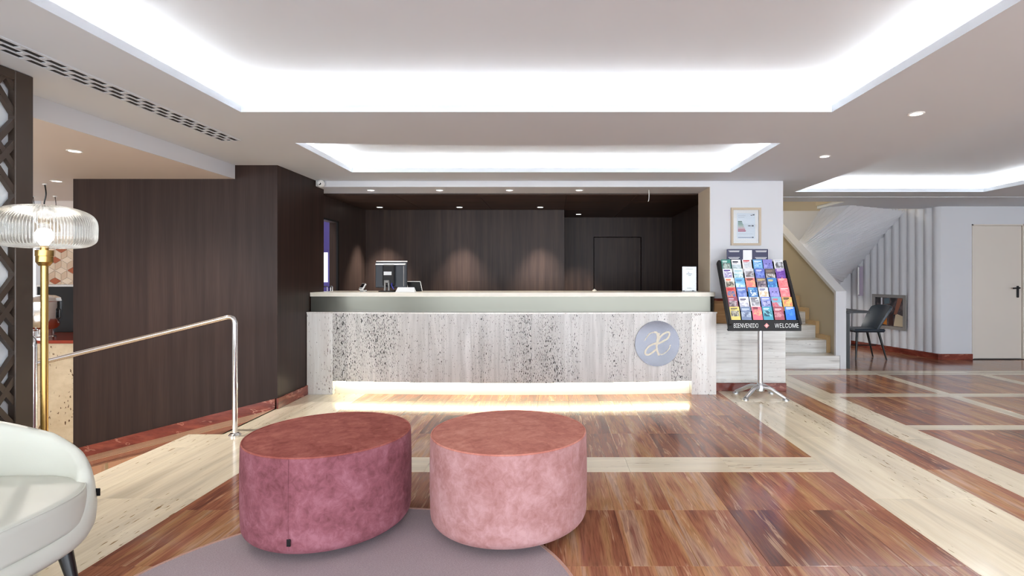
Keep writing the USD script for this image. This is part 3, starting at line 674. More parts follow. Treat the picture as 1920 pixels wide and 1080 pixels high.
# ------------------------------------------------------------------ chrome handrails
hr = thing('handrail', 'chrome tube handrail sloping down along the ramp from its round floor flange', 'handrail')
part('rail', tube(fillet([(-2.49, 4.167, .01), (-2.49, 4.167, .945), (-4.25, 4.167, .515), (-4.25, 4.167, -.497)], .07, 10), .0185, 20), M['chrome'], hr)
part('floor_flange', lathe([(0, 0), (.045, 0), (.045, .012), (.034, .024), (.021, .03), (0, .03)], 32, at=(-2.49, 4.167, 0)), M['chrome'], hr)
part('floor_flange', lathe([(0, -.497), (.045, -.497), (.045, -.485), (.021, -.468), (0, -.468)], 32, at=(-4.25, 4.167, 0)), M['chrome'], hr)
h2 = thing('handrail', 'chrome handrail post beside the lattice screen, half hidden behind the lamp', 'handrail')
part('rail', tube(fillet([(-2.86, 2.93, .0), (-2.86, 2.93, .92), (-3.3, 2.93, .95), (-3.9, 2.93, .80)], .06, 10), .018, 20), M['chrome'], h2)
part('floor_flange', lathe([(0, 0), (.04, 0), (.04, .012), (.02, .026), (0, .026)], 32, at=(-2.86, 2.93, 0)), M['chrome'], h2)
part('rail_post', tube([(-3.9, 2.93, .8), (-3.9, 2.93, -.497)], .018, 16), M['chrome'], h2)

# ------------------------------------------------------------------ lattice screen at the left edge
sc = thing('lattice_screen', 'dark bronze lattice screen with diagonal bars at the left edge', 'screen')
SX = -2.76; ya, yb = 1.9, 2.715
part('post', bx(SX - .02, SX + .02, yb, 2.81, 0, ZC - .002, .003), M['bronze'], sc)
part('post', bx(SX - .02, SX + .02, ya - .09, ya, 0, ZC - .002, .003), M['bronze'], sc)
part('top_rail', bx(SX - .02, SX + .02, ya, yb, ZC - .05, ZC - .002, .003), M['bronze'], sc)
part('bottom_rail', bx(SX - .02, SX + .02, ya, yb, 0, .06, .003), M['bronze'], sc)
win = sbox(ya, yb, .06, ZC - .05)
part('backing_panel', bx(SX - .034, SX - .022, ya - .08, yb + .07, .02, ZC - .02), plain('frosted_panel', L(226, 230, 234), .5), sc, label='pale frosted panel behind the lattice')
for fam in (1, -1):
    for k in range(-6, 12):
        for o in ((2.215, 2.09) if fam == 1 else (2.03, 1.92)):
            z0 = o - .40 * k
            s = -1.35 * fam
            ln = LineString([(yb + .1, z0 + s * .1), (ya - .1, z0 + s * (ya - .1 - yb))]).buffer(.0135, cap_style=2).intersection(win)
            if ln.is_empty or ln.area < .0006: continue
            part('lattice_bar', sidewall(ln, SX - .012 if fam == 1 else SX - .0115, .024), M['bronze'], sc, smooth=False)

# ------------------------------------------------------------------ ceiling vent
vt = thing('slot_vent', 'long narrow white slot vent in the ceiling on the left', 'ceiling vent')
part('vent_frame', prism(sbox(-2.57, -2.41, 1.6, 4.12).difference(unary_union([sbox(-2.565 + .004, -2.415, 1.61, 4.11)])).union(unary_union([sbox(-2.57 + .048 * k - .006 + .004, -2.57 + .048 * k + .006 + .004, 1.6, 4.12) for k in (0, 1, 2, 3)])), ZC - .006, ZC - .0005), M['ceiling'], vt, smooth=False)
part('vent_shadow_gap', bx(-2.565, -2.415, 1.61, 4.11, ZC - .002, ZC - .0004), M['blackmatte'], vt)
for k in range(3):
    y = 1.62 + (k % 2) * .06
    while y < 4.08:
        part('vent_blade', bx(-2.558 + .048 * k, -2.524 + .048 * k, y + .092, min(y + .12, 4.11), ZC - .005, ZC - .0022), M['ceiling'], vt, smooth=False)
        y += .12

# ------------------------------------------------------------------ downlights
def spot_light(name, pos, power, cone, soft=.4):
    l = UsdLux.SphereLight.Define(stage, pname('/World', name))
    l.AddTranslateOp().Set(Gf.Vec3d(*pos)); l.CreateRadiusAttr(.02); l.CreateIntensityAttr(power); l.CreateColorAttr(Gf.Vec3f(1, .93, .84))
    s = UsdLux.ShapingAPI.Apply(l.GetPrim()); s.CreateShapingConeAngleAttr(cone); s.CreateShapingConeSoftnessAttr(1.0)
dl0 = None
def downlight(x, y, z, label, group, power=0, cone=32, white=True):
    global dl0
    if dl0 is None:
        dl0 = thing('downlight', label, 'downlight', group, (x, y, z))
        part('trim_ring', lathe([(.036, 0), (.048, 0), (.048, -.003), (.044, -.006), (.036, -.004), (.036, 0)], 40), M['whiteplastic'], dl0)
        part('lens', disc_cyl(.0365, -.003, -.001, n=32), M['lens'], dl0)
    else: dup(dl0, (x, y, z), label, group)
    if power: spot_light('downlight_beam', (x, y, z - .03), power * SPOT, cone)
ords = ['first', 'second', 'third', 'fourth']
for k, x in enumerate((-2.09, -1.305, -.506, .293)):
    downlight(x, 6.1, 2.235, 'small round downlight in the white beam over the counter, %s from the left' % ords[k], 'downlights in the beam', 800, 50)
for k, (x, y) in enumerate(((-2.44, 7.48), (-1.32, 7.48), (-.187, 7.48), (.39, 8.33))):
    downlight(x, y, ZI, 'small round downlight in the dark wood ceiling behind the counter, %s from the left' % ords[k], 'downlights in the dark wood ceiling', 11000, 33)
downlight(.680 * 3.443, 3.443, ZC, 'round downlight in the right-hand ceiling strip, nearer of the two', 'downlights beside the large recess', 1150, 62)
downlight(.508 * 4.667, 4.667, ZC, 'round downlight in the right-hand ceiling strip, farther of the two', 'downlights beside the large recess', 1150, 62)
for k, y in enumerate((2.22, 1.0, -.22, -1.44)):
    downlight(2.355, y, ZC, 'round downlight of the right-hand ceiling strip, %s one behind the viewer' % ords[k], 'downlights beside the large recess', 1150, 62)
for k, y in enumerate((1.0, -.22, -1.44)):
    downlight(-2.45, y, ZC, 'round downlight of the left-hand ceiling strip, %s one beside and behind the viewer' % ords[k], 'downlights in the left ceiling strip', 650, 62)
downlight(-.898 * 3.915, 3.915, ZL, 'round downlight in the low beige ceiling above the glass lamp', 'downlights in the low ceiling', 7000, 70)
downlight(-.932 * 5.15, 5.15, ZL, 'small distant downlight in the low beige ceiling behind the screen', 'downlights in the low ceiling')

# ------------------------------------------------------------------ security camera, hanging wires
sv = thing('security_camera', 'small white dome security camera at the left end of the beam', 'security camera', None, (-2.545, 5.855, 2.262))
part('mount', bx(-.055, .012, -.03, .025, -.03, .036, .004), M['whiteplastic'], sv)
part('dome', trimesh.creation.icosphere(3, .042).apply_translation((.0, -.03, .0)), M['whiteplastic'], sv)
part('camera_lens', lathe([(0, 0), (.017, 0), (.017, .008), (.012, .012), (0, .012)], 24).apply_transform(trimesh.transformations.rotation_matrix(PI / 2, (1, 0, 0))).apply_translation((.004, -.058, -.004)), M['black'], sv)
single('hanging_cord', tube(catmull([(1.09, 6.1, 2.235), (1.092, 6.1, 2.17), (1.088, 6.1, 2.12), (1.08, 6.1, 2.105)], 6), .004, 8), M['whiteplastic'], 'short white cord hanging from the beam near its right end', 'cord')
for k, (px, top, bot, r, lb) in enumerate(((84, 2.165, 1.95, .006, 'black wire hanging from the low ceiling straight above the lamp shade'), (62, 2.165, 1.93, .003, 'thin wire hanging just left of the lamp shade top, beside the screen'), (103, 2.165, 1.93, .003, 'thin wire hanging just right of the lamp shade top'))):
    Yp = 5.3 if k == 0 else 6.1; X = (px - 1038) / 1000 * Yp
    t = thing('pendant', lb, 'pendant wire', None, (X, Yp, 0))
    part('wire', tube(catmull([(0, 0, top), (.012, 0, top - .1), (-.006, 0, bot + .02), (.015, 0, bot - .06)], 6), r, 8), M['black'], t)
    part('ceiling_rose', disc_cyl(.02, ZL - .012, ZL - .001, n=20), M['whiteplastic'], t)
    part('pendant_shade', lathe([(.012, bot - .06), (.05, bot - .1), (.06, bot - .17), (.056, bot - .17), (.046, bot - .105), (.008, bot - .065)], 24), M['brass'], t)

# ------------------------------------------------------------------ things on the counter
TOPZ = 1.0775
mo = thing('monitor', 'black computer monitor seen from behind, standing on the reception counter', 'monitor', None, (-1.815, 5.95, TOPZ), -3)
part('screen_housing', bx(-.178, .178, 0, .03, .045, .335, .006), M['darkplastic'], mo)
part('rear_bulge', bx(-.085, .05, -.035, .0, .06, .30, .012), M['blackmatte'], mo)
part('top_bevel', trimesh.Trimesh([(-.178, .03, .345), (.178, .03, .345), (.178, .03, .335), (-.178, .03, .335), (-.172, -.012, .298), (.165, -.012, .298), (-.172, -.012, .305), (.165, -.012, .305)]).convex_hull, M['whiteplastic'], mo, label='pale light-catching top bevel')
part('side_rib', bx(.140, .150, -.006, .002, .06, .29, .002), M['grey'], mo)
part('stand_neck', cat_([bx(-.062, -.044, -.05, -.02, .01, .13, .003), bx(-.018, .0, -.05, -.02, .01, .13, .003), bx(-.062, .0, -.05, -.02, .10, .13, .003)]), M['grey'], mo)
part('stand_base', bx(-.105, .06, -.10, .09, 0, .012, .004), M['blackmatte'], mo)
part('sticker', bx(-.068, .02, -.0365, -.0348, .185, .225), M['paper'], mo, label='white rating sticker')
part('cable_plug', tube([(.025, -.04, .095), (.025, -.05, .07), (.045, -.04, .03)], .009, 10), plain('blue_plug', L(50, 50, 140), .4), mo)
ph = thing('desk_phone', 'small white payment terminal tilted on its stand left of the monitor', 'terminal', None, (-2.125, 5.95, TOPZ), -20)
pb = bx(-.028, .028, -.045, .045, 0, .022, .006); R_ = trimesh.transformations.rotation_matrix(math.radians(48), (1, 0, 0))
part('body', pb.copy().apply_transform(R_).apply_translation((0, 0, .048)), M['whiteplastic'], ph)
part('screen', bx(-.02, .02, -.02, .035, .022, .0235).apply_transform(R_).apply_translation((0, 0, .048)), M['black'], ph)
part('keypad', bx(-.02, .02, -.04, -.026, .022, .0232).apply_transform(R_).apply_translation((0, 0, .048)), M['grey'], ph)
part('stand', bx(-.03, .03, -.02, .03, 0, .02, .004), M['whiteplastic'], ph)
lr = thing('wire_rack', 'chrome wire frame standing at the far left end of the counter', 'rack', None, (-2.52, 6.10, TOPZ))
part('wire', tube(fillet([(-.12, 0, 0), (-.12, 0, .055), (-.09, .05, .055), (-.09, .05, 0)], .01), .005), M['chrome'], lr)
part('wire', tube(fillet([(-.01, 0, 0), (-.01, 0, .055), (-.05, .05, .055), (-.05, .05, 0)], .01), .005), M['chrome'], lr)
part('cross_bar', tube([(-.12, 0, .05), (-.01, 0, .05)], .003), M['blackmatte'], lr)
tb = thing('tablet', 'tilted dark tablet in a white frame right of the monitor', 'tablet', None, (-1.555, 6.03, TOPZ))
Rt = trimesh.transformations.rotation_matrix(math.radians(-14), (1, 0, 0))
part('white_frame', cat_([bx(-.09, .075, -.004, .004, .112, .120, .001), bx(.067, .075, -.004, .004, 0, .12, .001), bx(-.09, -.082, -.004, .004, 0, .12, .001)]).apply_transform(trimesh.transformations.shear_matrix(math.radians(15), (-1, 0, 0), (0, 0, 0), (0, 0, 1)) @ Rt), M['whiteplastic'], tb)
part('screen', bx(-.083, .068, -.002, .003, .004, .113).apply_transform(trimesh.transformations.shear_matrix(math.radians(15), (-1, 0, 0), (0, 0, 0), (0, 0, 1)) @ Rt), M['black'], tb)
part('prop', tube([(.0, .02, .06), (.0, .06, .0)], .005), M['grey'], tb)
cd = thing('tent_card', 'small white folded card lying in front of the tablet', 'card', None, (-1.61, 5.82, TOPZ))
part('front_face', trimesh.Trimesh([(-.11, -.03, 0), (.105, -.03, 0), (.09, .0, .052), (-.09, .0, .052), (-.11, -.0285, 0), (.105, -.0285, 0), (.09, .0015, .052), (-.09, .0015, .052)]).convex_hull, M['paper'], cd)
part('rear_face', trimesh.Trimesh([(-.11, .032, 0), (.105, .032, 0), (.09, .002, .052), (-.09, .002, .052), (-.11, .0305, 0), (.105, .0305, 0), (.09, .0005, .052), (-.09, .0005, .052)]).convex_hull, M['paper'], cd)
sg = thing('sign_stand', 'upright white notice in a clear stand at the right end of the counter', 'sign', None, (1.508, 5.93, TOPZ))
part('notice', bx(-.077, .077, 0, .003, .012, .278), M['paper'], sg)
part('clear_cover', bx(-.080, .080, -.006, -.003, .006, .281), M['pane'], sg)
part('foot', bx(-.085, .085, -.03, .05, 0, .006, .002), plain('clear_foot', L(210, 210, 206), .2), sg)
part('clip', bx(-.068, -.055, -.012, .006, .006, .014), M['black'], sg); part('clip', bx(.03, .055, -.012, .006, .006, .014), M['black'], sg)
for k, (w, z, x) in enumerate(((.08, .253, 0), (.012, .216, -.008), (.062, .199, 0), (.032, .183, .004), (.05, .04, 0))):
    part('print_line', bx(x - w / 2, x + w / 2, -.0015, 0, z - .004, z + .004), col(176, 178, 176) if k in (0, 4) else col(120, 124, 128), sg)
be = thing('desk_bell', 'tiny pale call bell on the counter left of the wooden door', 'bell', None, (.475, 6.2, TOPZ))
part('bell_dome', lathe([(0, .022), (.012, .02), (.026, .008), (.03, .003), (.03, 0), (0, 0)], 24), M['worktop'], be); part('button', disc_cyl(.004, .02, .028, n=12), M['chrome'], be)
# lit doorway left of the dark room
struct('wall_office', bx(-4.2, -4.15, 6.2, 7.9, 0, 2.4), M['purple'])
struct('wall_office_back', bx(-4.2, -2.85, 7.2, 7.25, 0, 2.4), M['purple'])
struct('window_9', bx(-3.30, -3.045, 7.18, 7.195, 1.17, 1.57), M['skyglow'])
lp = UsdLux.SphereLight.Define(stage, '/World/office_lamp'); lp.AddTranslateOp().Set(Gf.Vec3d(-3.3, 6.75, 2.1)); lp.CreateRadiusAttr(.06); lp.CreateIntensityAttr(4); lp.CreateColorAttr(Gf.Vec3f(.75, .7, 1))

# ------------------------------------------------------------------ framed certificate
pf = thing('framed_certificate', 'pale oak framed energy certificate hanging on the white column', 'picture frame')
fx0, fx1, fz0, fz1, fy = 1.951, 2.28, 1.59, 2.004, 5.856
part('frame', upright(sbox(fx0, fx1, fz0, fz1).difference(sbox(fx0 + .024, fx1 - .024, fz0 + .024, fz1 - .024)), fy, .023), M['frame_oak'], pf, smooth=False)
part('mount_board', bx(fx0 + .023, fx1 - .023, fy + .014, fy + .018, fz0 + .023, fz1 - .023), M['paper'], pf)
part('certificate', bx(2.017, 2.218, fy + .012, fy + .0139, 1.665, 1.945), plain('certificate_paper', L(222, 230, 238), .6), pf)
pc = stage.GetPrimAtPath('/World/framed_certificate/certificate')
cols7 = [(60, 110, 90), (96, 140, 120), (136, 170, 150), (178, 190, 176), (206, 178, 180), (190, 120, 132), (176, 70, 100)]
for k, c in enumerate(cols7):
    z = 1.845 - k * .017; w = .04 + k * .007
    part('rating_arrow', upright(Polygon([(2.028, z), (2.028 + w, z), (2.036 + w, z + .006), (2.028 + w, z + .012), (2.028, z + .012)]), fy + .0105, .0014), col(*c), pc, smooth=False)
for (a, b, z0, z1, c) in ((2.168, 2.186, 1.917, 1.925, (90, 96, 104)), (2.19, 2.21, 1.92, 1.932, (90, 96, 104)), (2.14, 2.168, 1.80, 1.809, (80, 84, 92)), (2.178, 2.20, 1.798, 1.812, (80, 84, 92)), (2.03, 2.18, 1.673, 1.680, (130, 140, 160)), (2.182, 2.2, 1.671, 1.684, (90, 96, 104)), (2.03, 2.11, 1.915, 1.92, (190, 198, 206)), (2.03, 2.10, 1.895, 1.9, (190, 198, 206)), (2.03, 2.19, 1.715, 1.718, (190, 198, 206))):
    part('print_mark', bx(a, b, fy + .0108, fy + .012, z0, z1), col(*c), pc, smooth=False)
part('glass', bx(fx0 + .023, fx1 - .023, fy + .006, fy + .008, fz0 + .023, fz1 - .023), M['pane'], pf)

# ------------------------------------------------------------------ brochure stand
BX = 2.112
bs = thing('brochure_stand', 'black sloping brochure rack reading BIENVENIDO and WELCOME on a chrome pedestal', 'brochure stand')
Pb, Pt = np.array([BX, 5.36, .80]), np.array([BX, 5.70, 1.40]); vd = (Pt - Pb) / np.linalg.norm(Pt - Pb); LEN = np.linalg.norm(Pt - Pb)
nd = np.cross(vd, (1, 0, 0)); nd = nd if nd[1] < 0 else -nd
BM = np.eye(4); BM[:3, 0] = (1, 0, 0); BM[:3, 1] = vd; BM[:3, 2] = nd; BM[:3, 3] = Pb       # (u, v, n) -> world
def onb(m): return m.copy().apply_transform(BM)
part('back_board', onb(bx(-.355, .355, -.03, LEN, -.03, -.012, .003)), M['blackmatte'], bs)
for s in (-1, 1):
    part('side_cheek', onb(bx(s * .335 - .02 * (s > 0) * 0, s * .362, -.05, LEN + .005, -.04, .035, .003)), M['blackmatte'], bs)
part('top_edge', onb(bx(-.36, .36, LEN, LEN + .012, -.03, .0, .002)), M['blackmatte'], bs)
lip = part('front_lip', cat_([bx(BX - .368, BX + .368, 5.335, 5.35, .702, .812, .003), bx(BX - .35, BX + .35, 5.35, 5.42, .702, .715, .002)]), M['blackmatte'], bs)
def word(txt, x0, x1, z, h):
    m = meshkit.text_mesh(txt, h, .002, bold=False); b = m.bounds
    m.apply_translation(-b[0]); m.apply_scale(((x1 - x0) / (b[1, 0] - b[0, 0]), 1, 1))
    v = m.vertices.copy(); m.vertices = np.stack([x0 + v[:, 0], 5.3335 + .0 - v[:, 2] + .001, z + v[:, 1]], 1); return m
for txt, a, b in (('BIENVENIDO', BX - .31, BX - .065), ('WELCOME', BX + .10, BX + .34)):
    part('lettering', word(txt, a, b, .735, .043), M['paper'], lip, smooth=False, label='white lettering ' + txt)
part('diamond_mark', upright(Polygon([(BX + .018 - .026, .757), (BX + .018, .783), (BX + .018 + .026, .757), (BX + .018, .731)]), 5.332, .003), col(224, 150, 150), lip, smooth=False, label='pink diamond mark')
part('diamond_core', upright(Polygon([(BX + .018 - .012, .757), (BX + .018, .769), (BX + .018 + .012, .757), (BX + .018, .745)]), 5.3305, .0015), col(240, 210, 205), lip, smooth=False)
PX, PY = 2.138, 5.52
part('pole', tube([(PX, PY, .07), (PX, PY, .4), (PX, PY, .95)], .026, 24), M['steel'], bs)
part('bracket', bx(PX - .06, PX + .06, PY - .022, PY + .03, .86, .94, .008), M['blackmatte'], bs)
part('hub', lathe([(0, .055), (.03, .055), (.045, .07), (.045, .11), (.034, .135), (.027, .15), (0, .15)], 28, at=(PX, PY, 0)), M['steel'], bs)
for dx, dy in ((-.2, -.13), (.2, -.15), (-.19, .19), (.19, .19)):
    d = np.array([dx, dy]);
    pts = catmull([(PX + dx * .12, PY + dy * .12, .105), (PX + dx * .4, PY + dy * .4, .098), (PX + dx * .75, PY + dy * .75, .05), (PX + dx, PY + dy, .018)], 6)
    part('leg', cat_([tube(pts, np.linspace(.026, .017, len(pts)), 14), lathe([(0, 0), (.033, 0), (.033, .008), (.022, .018), (0, .022)], 20, at=(PX + dx, PY + dy, 0))]), M['steel'], bs)
hd_ = part('header_sign', bx(1.853, 2.294, 5.705, 5.712, 1.418, 1.540, .001), M['navy'], bs, label='navy header sign with white print')
part('header_support', bx(BX - .15, BX + .15, 5.712, 5.72, 1.36, 1.5), M['blackmatte'], bs)
part('white_square', bx(2.025, 2.122, 5.7035, 5.705, 1.428, 1.53), M['paper'], hd_)
for (a, b, z) in ((1.87, 1.99, 1.522), (1.88, 1.985, 1.512), (1.87, 1.99, 1.452), (1.88, 1.98, 1.440), (2.16, 2.28, 1.522), (2.165, 2.275, 1.511), (2.155, 2.28, 1.45), (2.165, 2.27, 1.438)):
    part('print_line', bx(a, b, 5.7038, 5.705, z - .0028, z + .0028), M['paper'], hd_)
for r in range(6):
    part('pocket_ledge', onb(bx(-.335, .335, (5 - r) * .112 - .004, (5 - r) * .112, -.012, -.004)), M['blackmatte'], bs)
# 36 brochures, row by row from the top left: ground, picture a, picture b, title, words
W_ = (238, 238, 240)
BRO = [
 [((28, 120, 104), (60, 60, 60), (170, 190, 180), (220, 235, 230), 'green leaflet with a grey photograph'), (W_, (200, 214, 222), (150, 176, 180), (40, 44, 60), 'white leaflet with a black title and pale landscape'), ((244, 236, 236), (226, 226, 230), (190, 196, 206), (206, 60, 76), 'white leaflet with a red title'), ((70, 150, 214), (60, 140, 220), (170, 214, 240), (230, 240, 250), 'sky-blue leaflet with a wave picture'), ((120, 116, 206), (90, 96, 190), (150, 150, 226), (60, 60, 130), 'violet-blue leaflet with two dark dots'), (W_, (70, 70, 76), (220, 222, 230), (200, 204, 214), 'white leaflet with a small dark photo')],
 [((240, 238, 244), (120, 104, 170), (236, 232, 244), (90, 70, 150), 'white leaflet with violet writing'), ((226, 240, 244), (120, 180, 190), (220, 236, 240), (170, 206, 214), 'pale aqua leaflet with a faint island'), ((214, 214, 220), (90, 80, 84), (170, 170, 180), (240, 240, 244), 'grey leaflet with a dark building photo'), ((70, 92, 196), (60, 80, 190), (120, 150, 230), (220, 226, 246), 'royal blue leaflet with a lighter swirl'), ((76, 64, 66), (50, 44, 46), (206, 200, 196), (150, 130, 120), 'dark leaflet with a white figure'), ((96, 48, 160), (90, 40, 150), (120, 70, 180), (236, 220, 246), 'purple leaflet with white title')],
 [((240, 236, 226), (50, 46, 40), (226, 214, 180), (240, 110, 60), 'cream leaflet with dark figures and an orange foot'), ((96, 176, 226), (110, 190, 236), (220, 240, 250), (80, 120, 170), 'light blue leaflet with white cloud'), ((240, 120, 110), (236, 110, 110), (250, 190, 120), (70, 40, 40), 'coral leaflet with yellow edge and dark title'), ((110, 96, 110), (60, 50, 70), (180, 160, 170), (210, 190, 130), 'mauve-brown leaflet with a dark arch'), ((40, 110, 190), (30, 90, 180), (90, 190, 230), (240, 220, 130), 'deep blue leaflet with a dolphin-like swirl'), ((240, 110, 116), (236, 100, 110), (246, 140, 140), (250, 200, 200), 'coral pink leaflet with a pointed top')],
 [((222, 84, 76), (70, 100, 170), (220, 130, 90), (200, 40, 60), 'red leaflet with a blue photo'), ((80, 110, 196), (70, 100, 190), (140, 160, 220), (200, 214, 240), 'cornflower blue leaflet with faint drawing'), ((30, 110, 190), (20, 90, 170), (230, 240, 250), (110, 190, 230), 'blue leaflet with a white surf line'), ((238, 234, 226), (220, 190, 140), (240, 236, 230), (120, 124, 170), 'off-white leaflet with small yellow picture'), ((140, 134, 216), (110, 110, 206), (160, 156, 230), (60, 60, 130), 'lavender leaflet with two dark dots'), ((240, 110, 120), (240, 104, 116), (250, 160, 160), (250, 210, 210), 'salmon leaflet tucked under the pointed one')],
 [((150, 60, 80), (60, 50, 56), (190, 170, 180), (214, 190, 200), 'maroon leaflet with a dark car-like photo'), ((240, 240, 246), (180, 180, 200), (236, 236, 244), (90, 90, 110), 'white leaflet with thin grey lettering'), ((240, 240, 244), (130, 130, 140), (220, 220, 228), (90, 90, 100), 'white leaflet with a grey group photo'), ((110, 130, 214), (60, 70, 160), (190, 190, 230), (230, 230, 246), 'periwinkle leaflet with a small portrait'), ((110, 176, 206), (226, 60, 76), (150, 200, 220), (240, 120, 130), 'tall leaflet of red flower over blue water'), ((240, 180, 80), (232, 100, 90), (246, 200, 110), (60, 50, 60), 'yellow and coral leaflet with dark title')],
 [((236, 214, 110), (70, 66, 60), (206, 200, 180), (120, 110, 90), 'yellow edged leaflet with a grey machine photo'), ((110, 130, 170), (60, 76, 120), (190, 204, 224), (210, 220, 236), 'slate blue leaflet with a blurred pattern'), ((240, 110, 130), (236, 90, 120), (250, 180, 130), (90, 40, 60), 'pink leaflet with an orange edge'), ((60, 160, 190), (20, 60, 90), (120, 210, 220), (220, 240, 244), 'teal leaflet with dark rounded shapes'), ((170, 70, 86), (150, 50, 70), (206, 140, 150), (236, 210, 214), 'rose leaflet with pale title'), ((30, 110, 226), (24, 100, 220), (60, 140, 240), (240, 244, 250), 'bright blue leaflet with white title')]]
rown = ['top row', 'second row', 'third row', 'fourth row', 'fifth row', 'bottom row']; coln = ['first slot', 'second slot', 'third slot', 'fourth slot', 'fifth slot', 'last slot']
rg = np.random.default_rng(5)
n_ = 0
for r in range(6):
    for c in range(6):
        g_, pa, pb_, tt_, words = BRO[r][c]
        w, h = .099, .150
        u0 = -.279 + c * .1115 + rg.uniform(-.003, .003); v0 = (5 - r) * .112 + .001
        T = np.eye(4); a = .16 + rg.uniform(-.015, .015); T[1, 1], T[1, 2], T[2, 1], T[2, 2] = math.cos(a), -math.sin(a), math.sin(a), math.cos(a)
        zr = rg.uniform(-.02, .02); Z_ = trimesh.transformations.rotation_matrix(zr, (0, 0, 1)); T2 = trimesh.transformations.translation_matrix((u0, v0, -.004)) @ T @ Z_
        b = thing('brochure', '%s, %s, %s' % (words, rown[r], coln[c]) , 'brochure', 'brochures in the rack')
        put = lambda m: m.apply_transform(BM @ T2)
        if 'pointed top' in words:
            cv = prism(Polygon([(-w / 2, .002), (w / 2, .002), (w / 2, h - .006), (.008, h - .006), (-.0, h + .012), (-.008, h - .006), (-w / 2, h - .006)]), 0, .005)
        else: cv = bx(-w / 2, w / 2, .002, h, 0, .005, .0008)
        part('cover', put(cv), col(*soft(g_)), b)
        lay = n_ % 3
        p0, p1 = ((.048, .108), (.04, .092), (.055, .12))[lay]
        dx0, dx1 = ((-.040, .040), (-.049, .049), (-.036, .044))[lay]
        part('cover_picture', put(bx(dx0, dx1, p0, p1, .005, .0056)), pic(n_, soft(pa), soft(pb_)), b, smooth=False)
        if 'dots' in words:
            for q in (-.018, .018): part('dot', put(disc_cyl(.006, .0056, .0062, (q, .10), 12)), col(*tt_), b, smooth=False)
        else:
            zt = (.124, .118, .130)[lay]
            part('title', put(bx(-.038, -.038 + .05 + .008 * (n_ % 4), zt, zt + .012, .005, .0057)), col(*tt_), b, smooth=False)
            part('title_line', put(bx(-.038, .008, zt - .010, zt - .005, .0056, .0061)), col(*tt_), b, smooth=False)
        n_ += 1

# ------------------------------------------------------------------ desk, chair and picture on the right
dk = thing('side_table', 'black panel-leg table standing against the stair parapet', 'table')
part('tabletop', bx(3.957, 4.27, 7.2, 8.9, .752, .782, .002), M['black'], dk)
part('leg', bx(3.957, 4.007, 7.21, 7.26, 0, .752, .002), M['black'], dk)
part('leg', bx(3.957, 4.007, 8.84, 8.89, 0, .752, .002), M['black'], dk)
part('leg', bx(4.21, 4.26, 8.84, 8.89, 0, .752, .002), M['black'], dk)
ch = thing('chair', 'dark teal upholstered chair with black legs and a patterned back shell', 'chair')
cx, cy = 4.70, 8.13
seat = bx(-.24, .235, -.22, .22, .415, .465, .022); seat = seat.subdivide().subdivide()
part('seat', seat.apply_translation((cx, cy, 0)), M['navychair'], ch)
us = np.linspace(-1, 1, 25); vs = np.linspace(0, 1, 13); Fi, Bo = [], []
for v in vs:
    for u in us:
        wv = .20 + .035 * math.sin(v * PI * .6); yv = u * wv
        xx = .185 + .15 * v ** 1.2 - .085 * abs(u) ** 2.2 * (1 - .35 * v)
        top = .45 + .365 * v - .035 * abs(u) ** 4 * v
        Fi.append((cx + xx, cy + yv, top)); Bo.append((cx + xx + .03, cy + yv * 1.03, top))
Fi, Bo = np.array(Fi), np.array(Bo); nu, nv = len(us), len(vs)
q = np.array([(r * nu + k, r * nu + k + 1, (r + 1) * nu + k + 1, (r + 1) * nu + k) for r in range(nv - 1) for k in range(nu - 1)])
tri = np.vstack([q[:, [0, 1, 2]], q[:, [0, 2, 3]]])
N0 = nu * nv
per = [k for k in range(nu)] + [r * nu + nu - 1 for r in range(1, nv)] + [(nv - 1) * nu + k for k in range(nu - 2, -1, -1)] + [r * nu for r in range(nv - 2, 0, -1)]
rim = []
for a, b in zip(per, per[1:] + per[:1]): rim += [(a, b, N0 + b), (a, N0 + b, N0 + a)]
bk = trimesh.Trimesh(np.vstack([Fi, Bo]), np.vstack([tri[:, ::-1], tri + N0, rim]), process=False); bk.fix_normals()
bp = part('backrest', bk, M['navychair'], ch, smooth=50)
part('patterned_shell', trimesh.Trimesh(Bo + np.array([.003, 0, 0]) + np.stack([np.zeros(N0), (Bo[:, 1] - cy) * .03, np.zeros(N0)], 1), tri, process=False), mat('black_white_pattern', {'g': ('geometry', {}), 'v': ('voronoi_texture', dict(scale=34)), 'r': ('rgb_ramp', dict(ramp=[(.0, L(20, 20, 22)), (.33, L(20, 20, 22)), (.4, L(220, 216, 208)), (1, L(220, 216, 208))])), 'p': ('principled_bsdf', dict(roughness=.5))}, [('g.position', 'v.vector'), ('v.distance', 'r.fac'), ('r.color', 'p.base_color')]), bp, smooth=50, label='black and white patterned rear shell')
for sx, sy in ((-1, -1), (1, -1), (-1, 1), (1, 1)):
    p = np.array([cx + sx * .16, cy + sy * .15, .42]); q_ = np.array([cx + (-.19 if sx < 0 else .27), cy + sy * .17, 0])
    part('leg', tube([p, (p + q_) / 2, q_], [.018, .015, .010], 12), M['black'], ch)
part('stretcher', tube([(cx - .17, cy, .2), (cx + .21, cy, .2)], .008, 8), M['black'], ch)
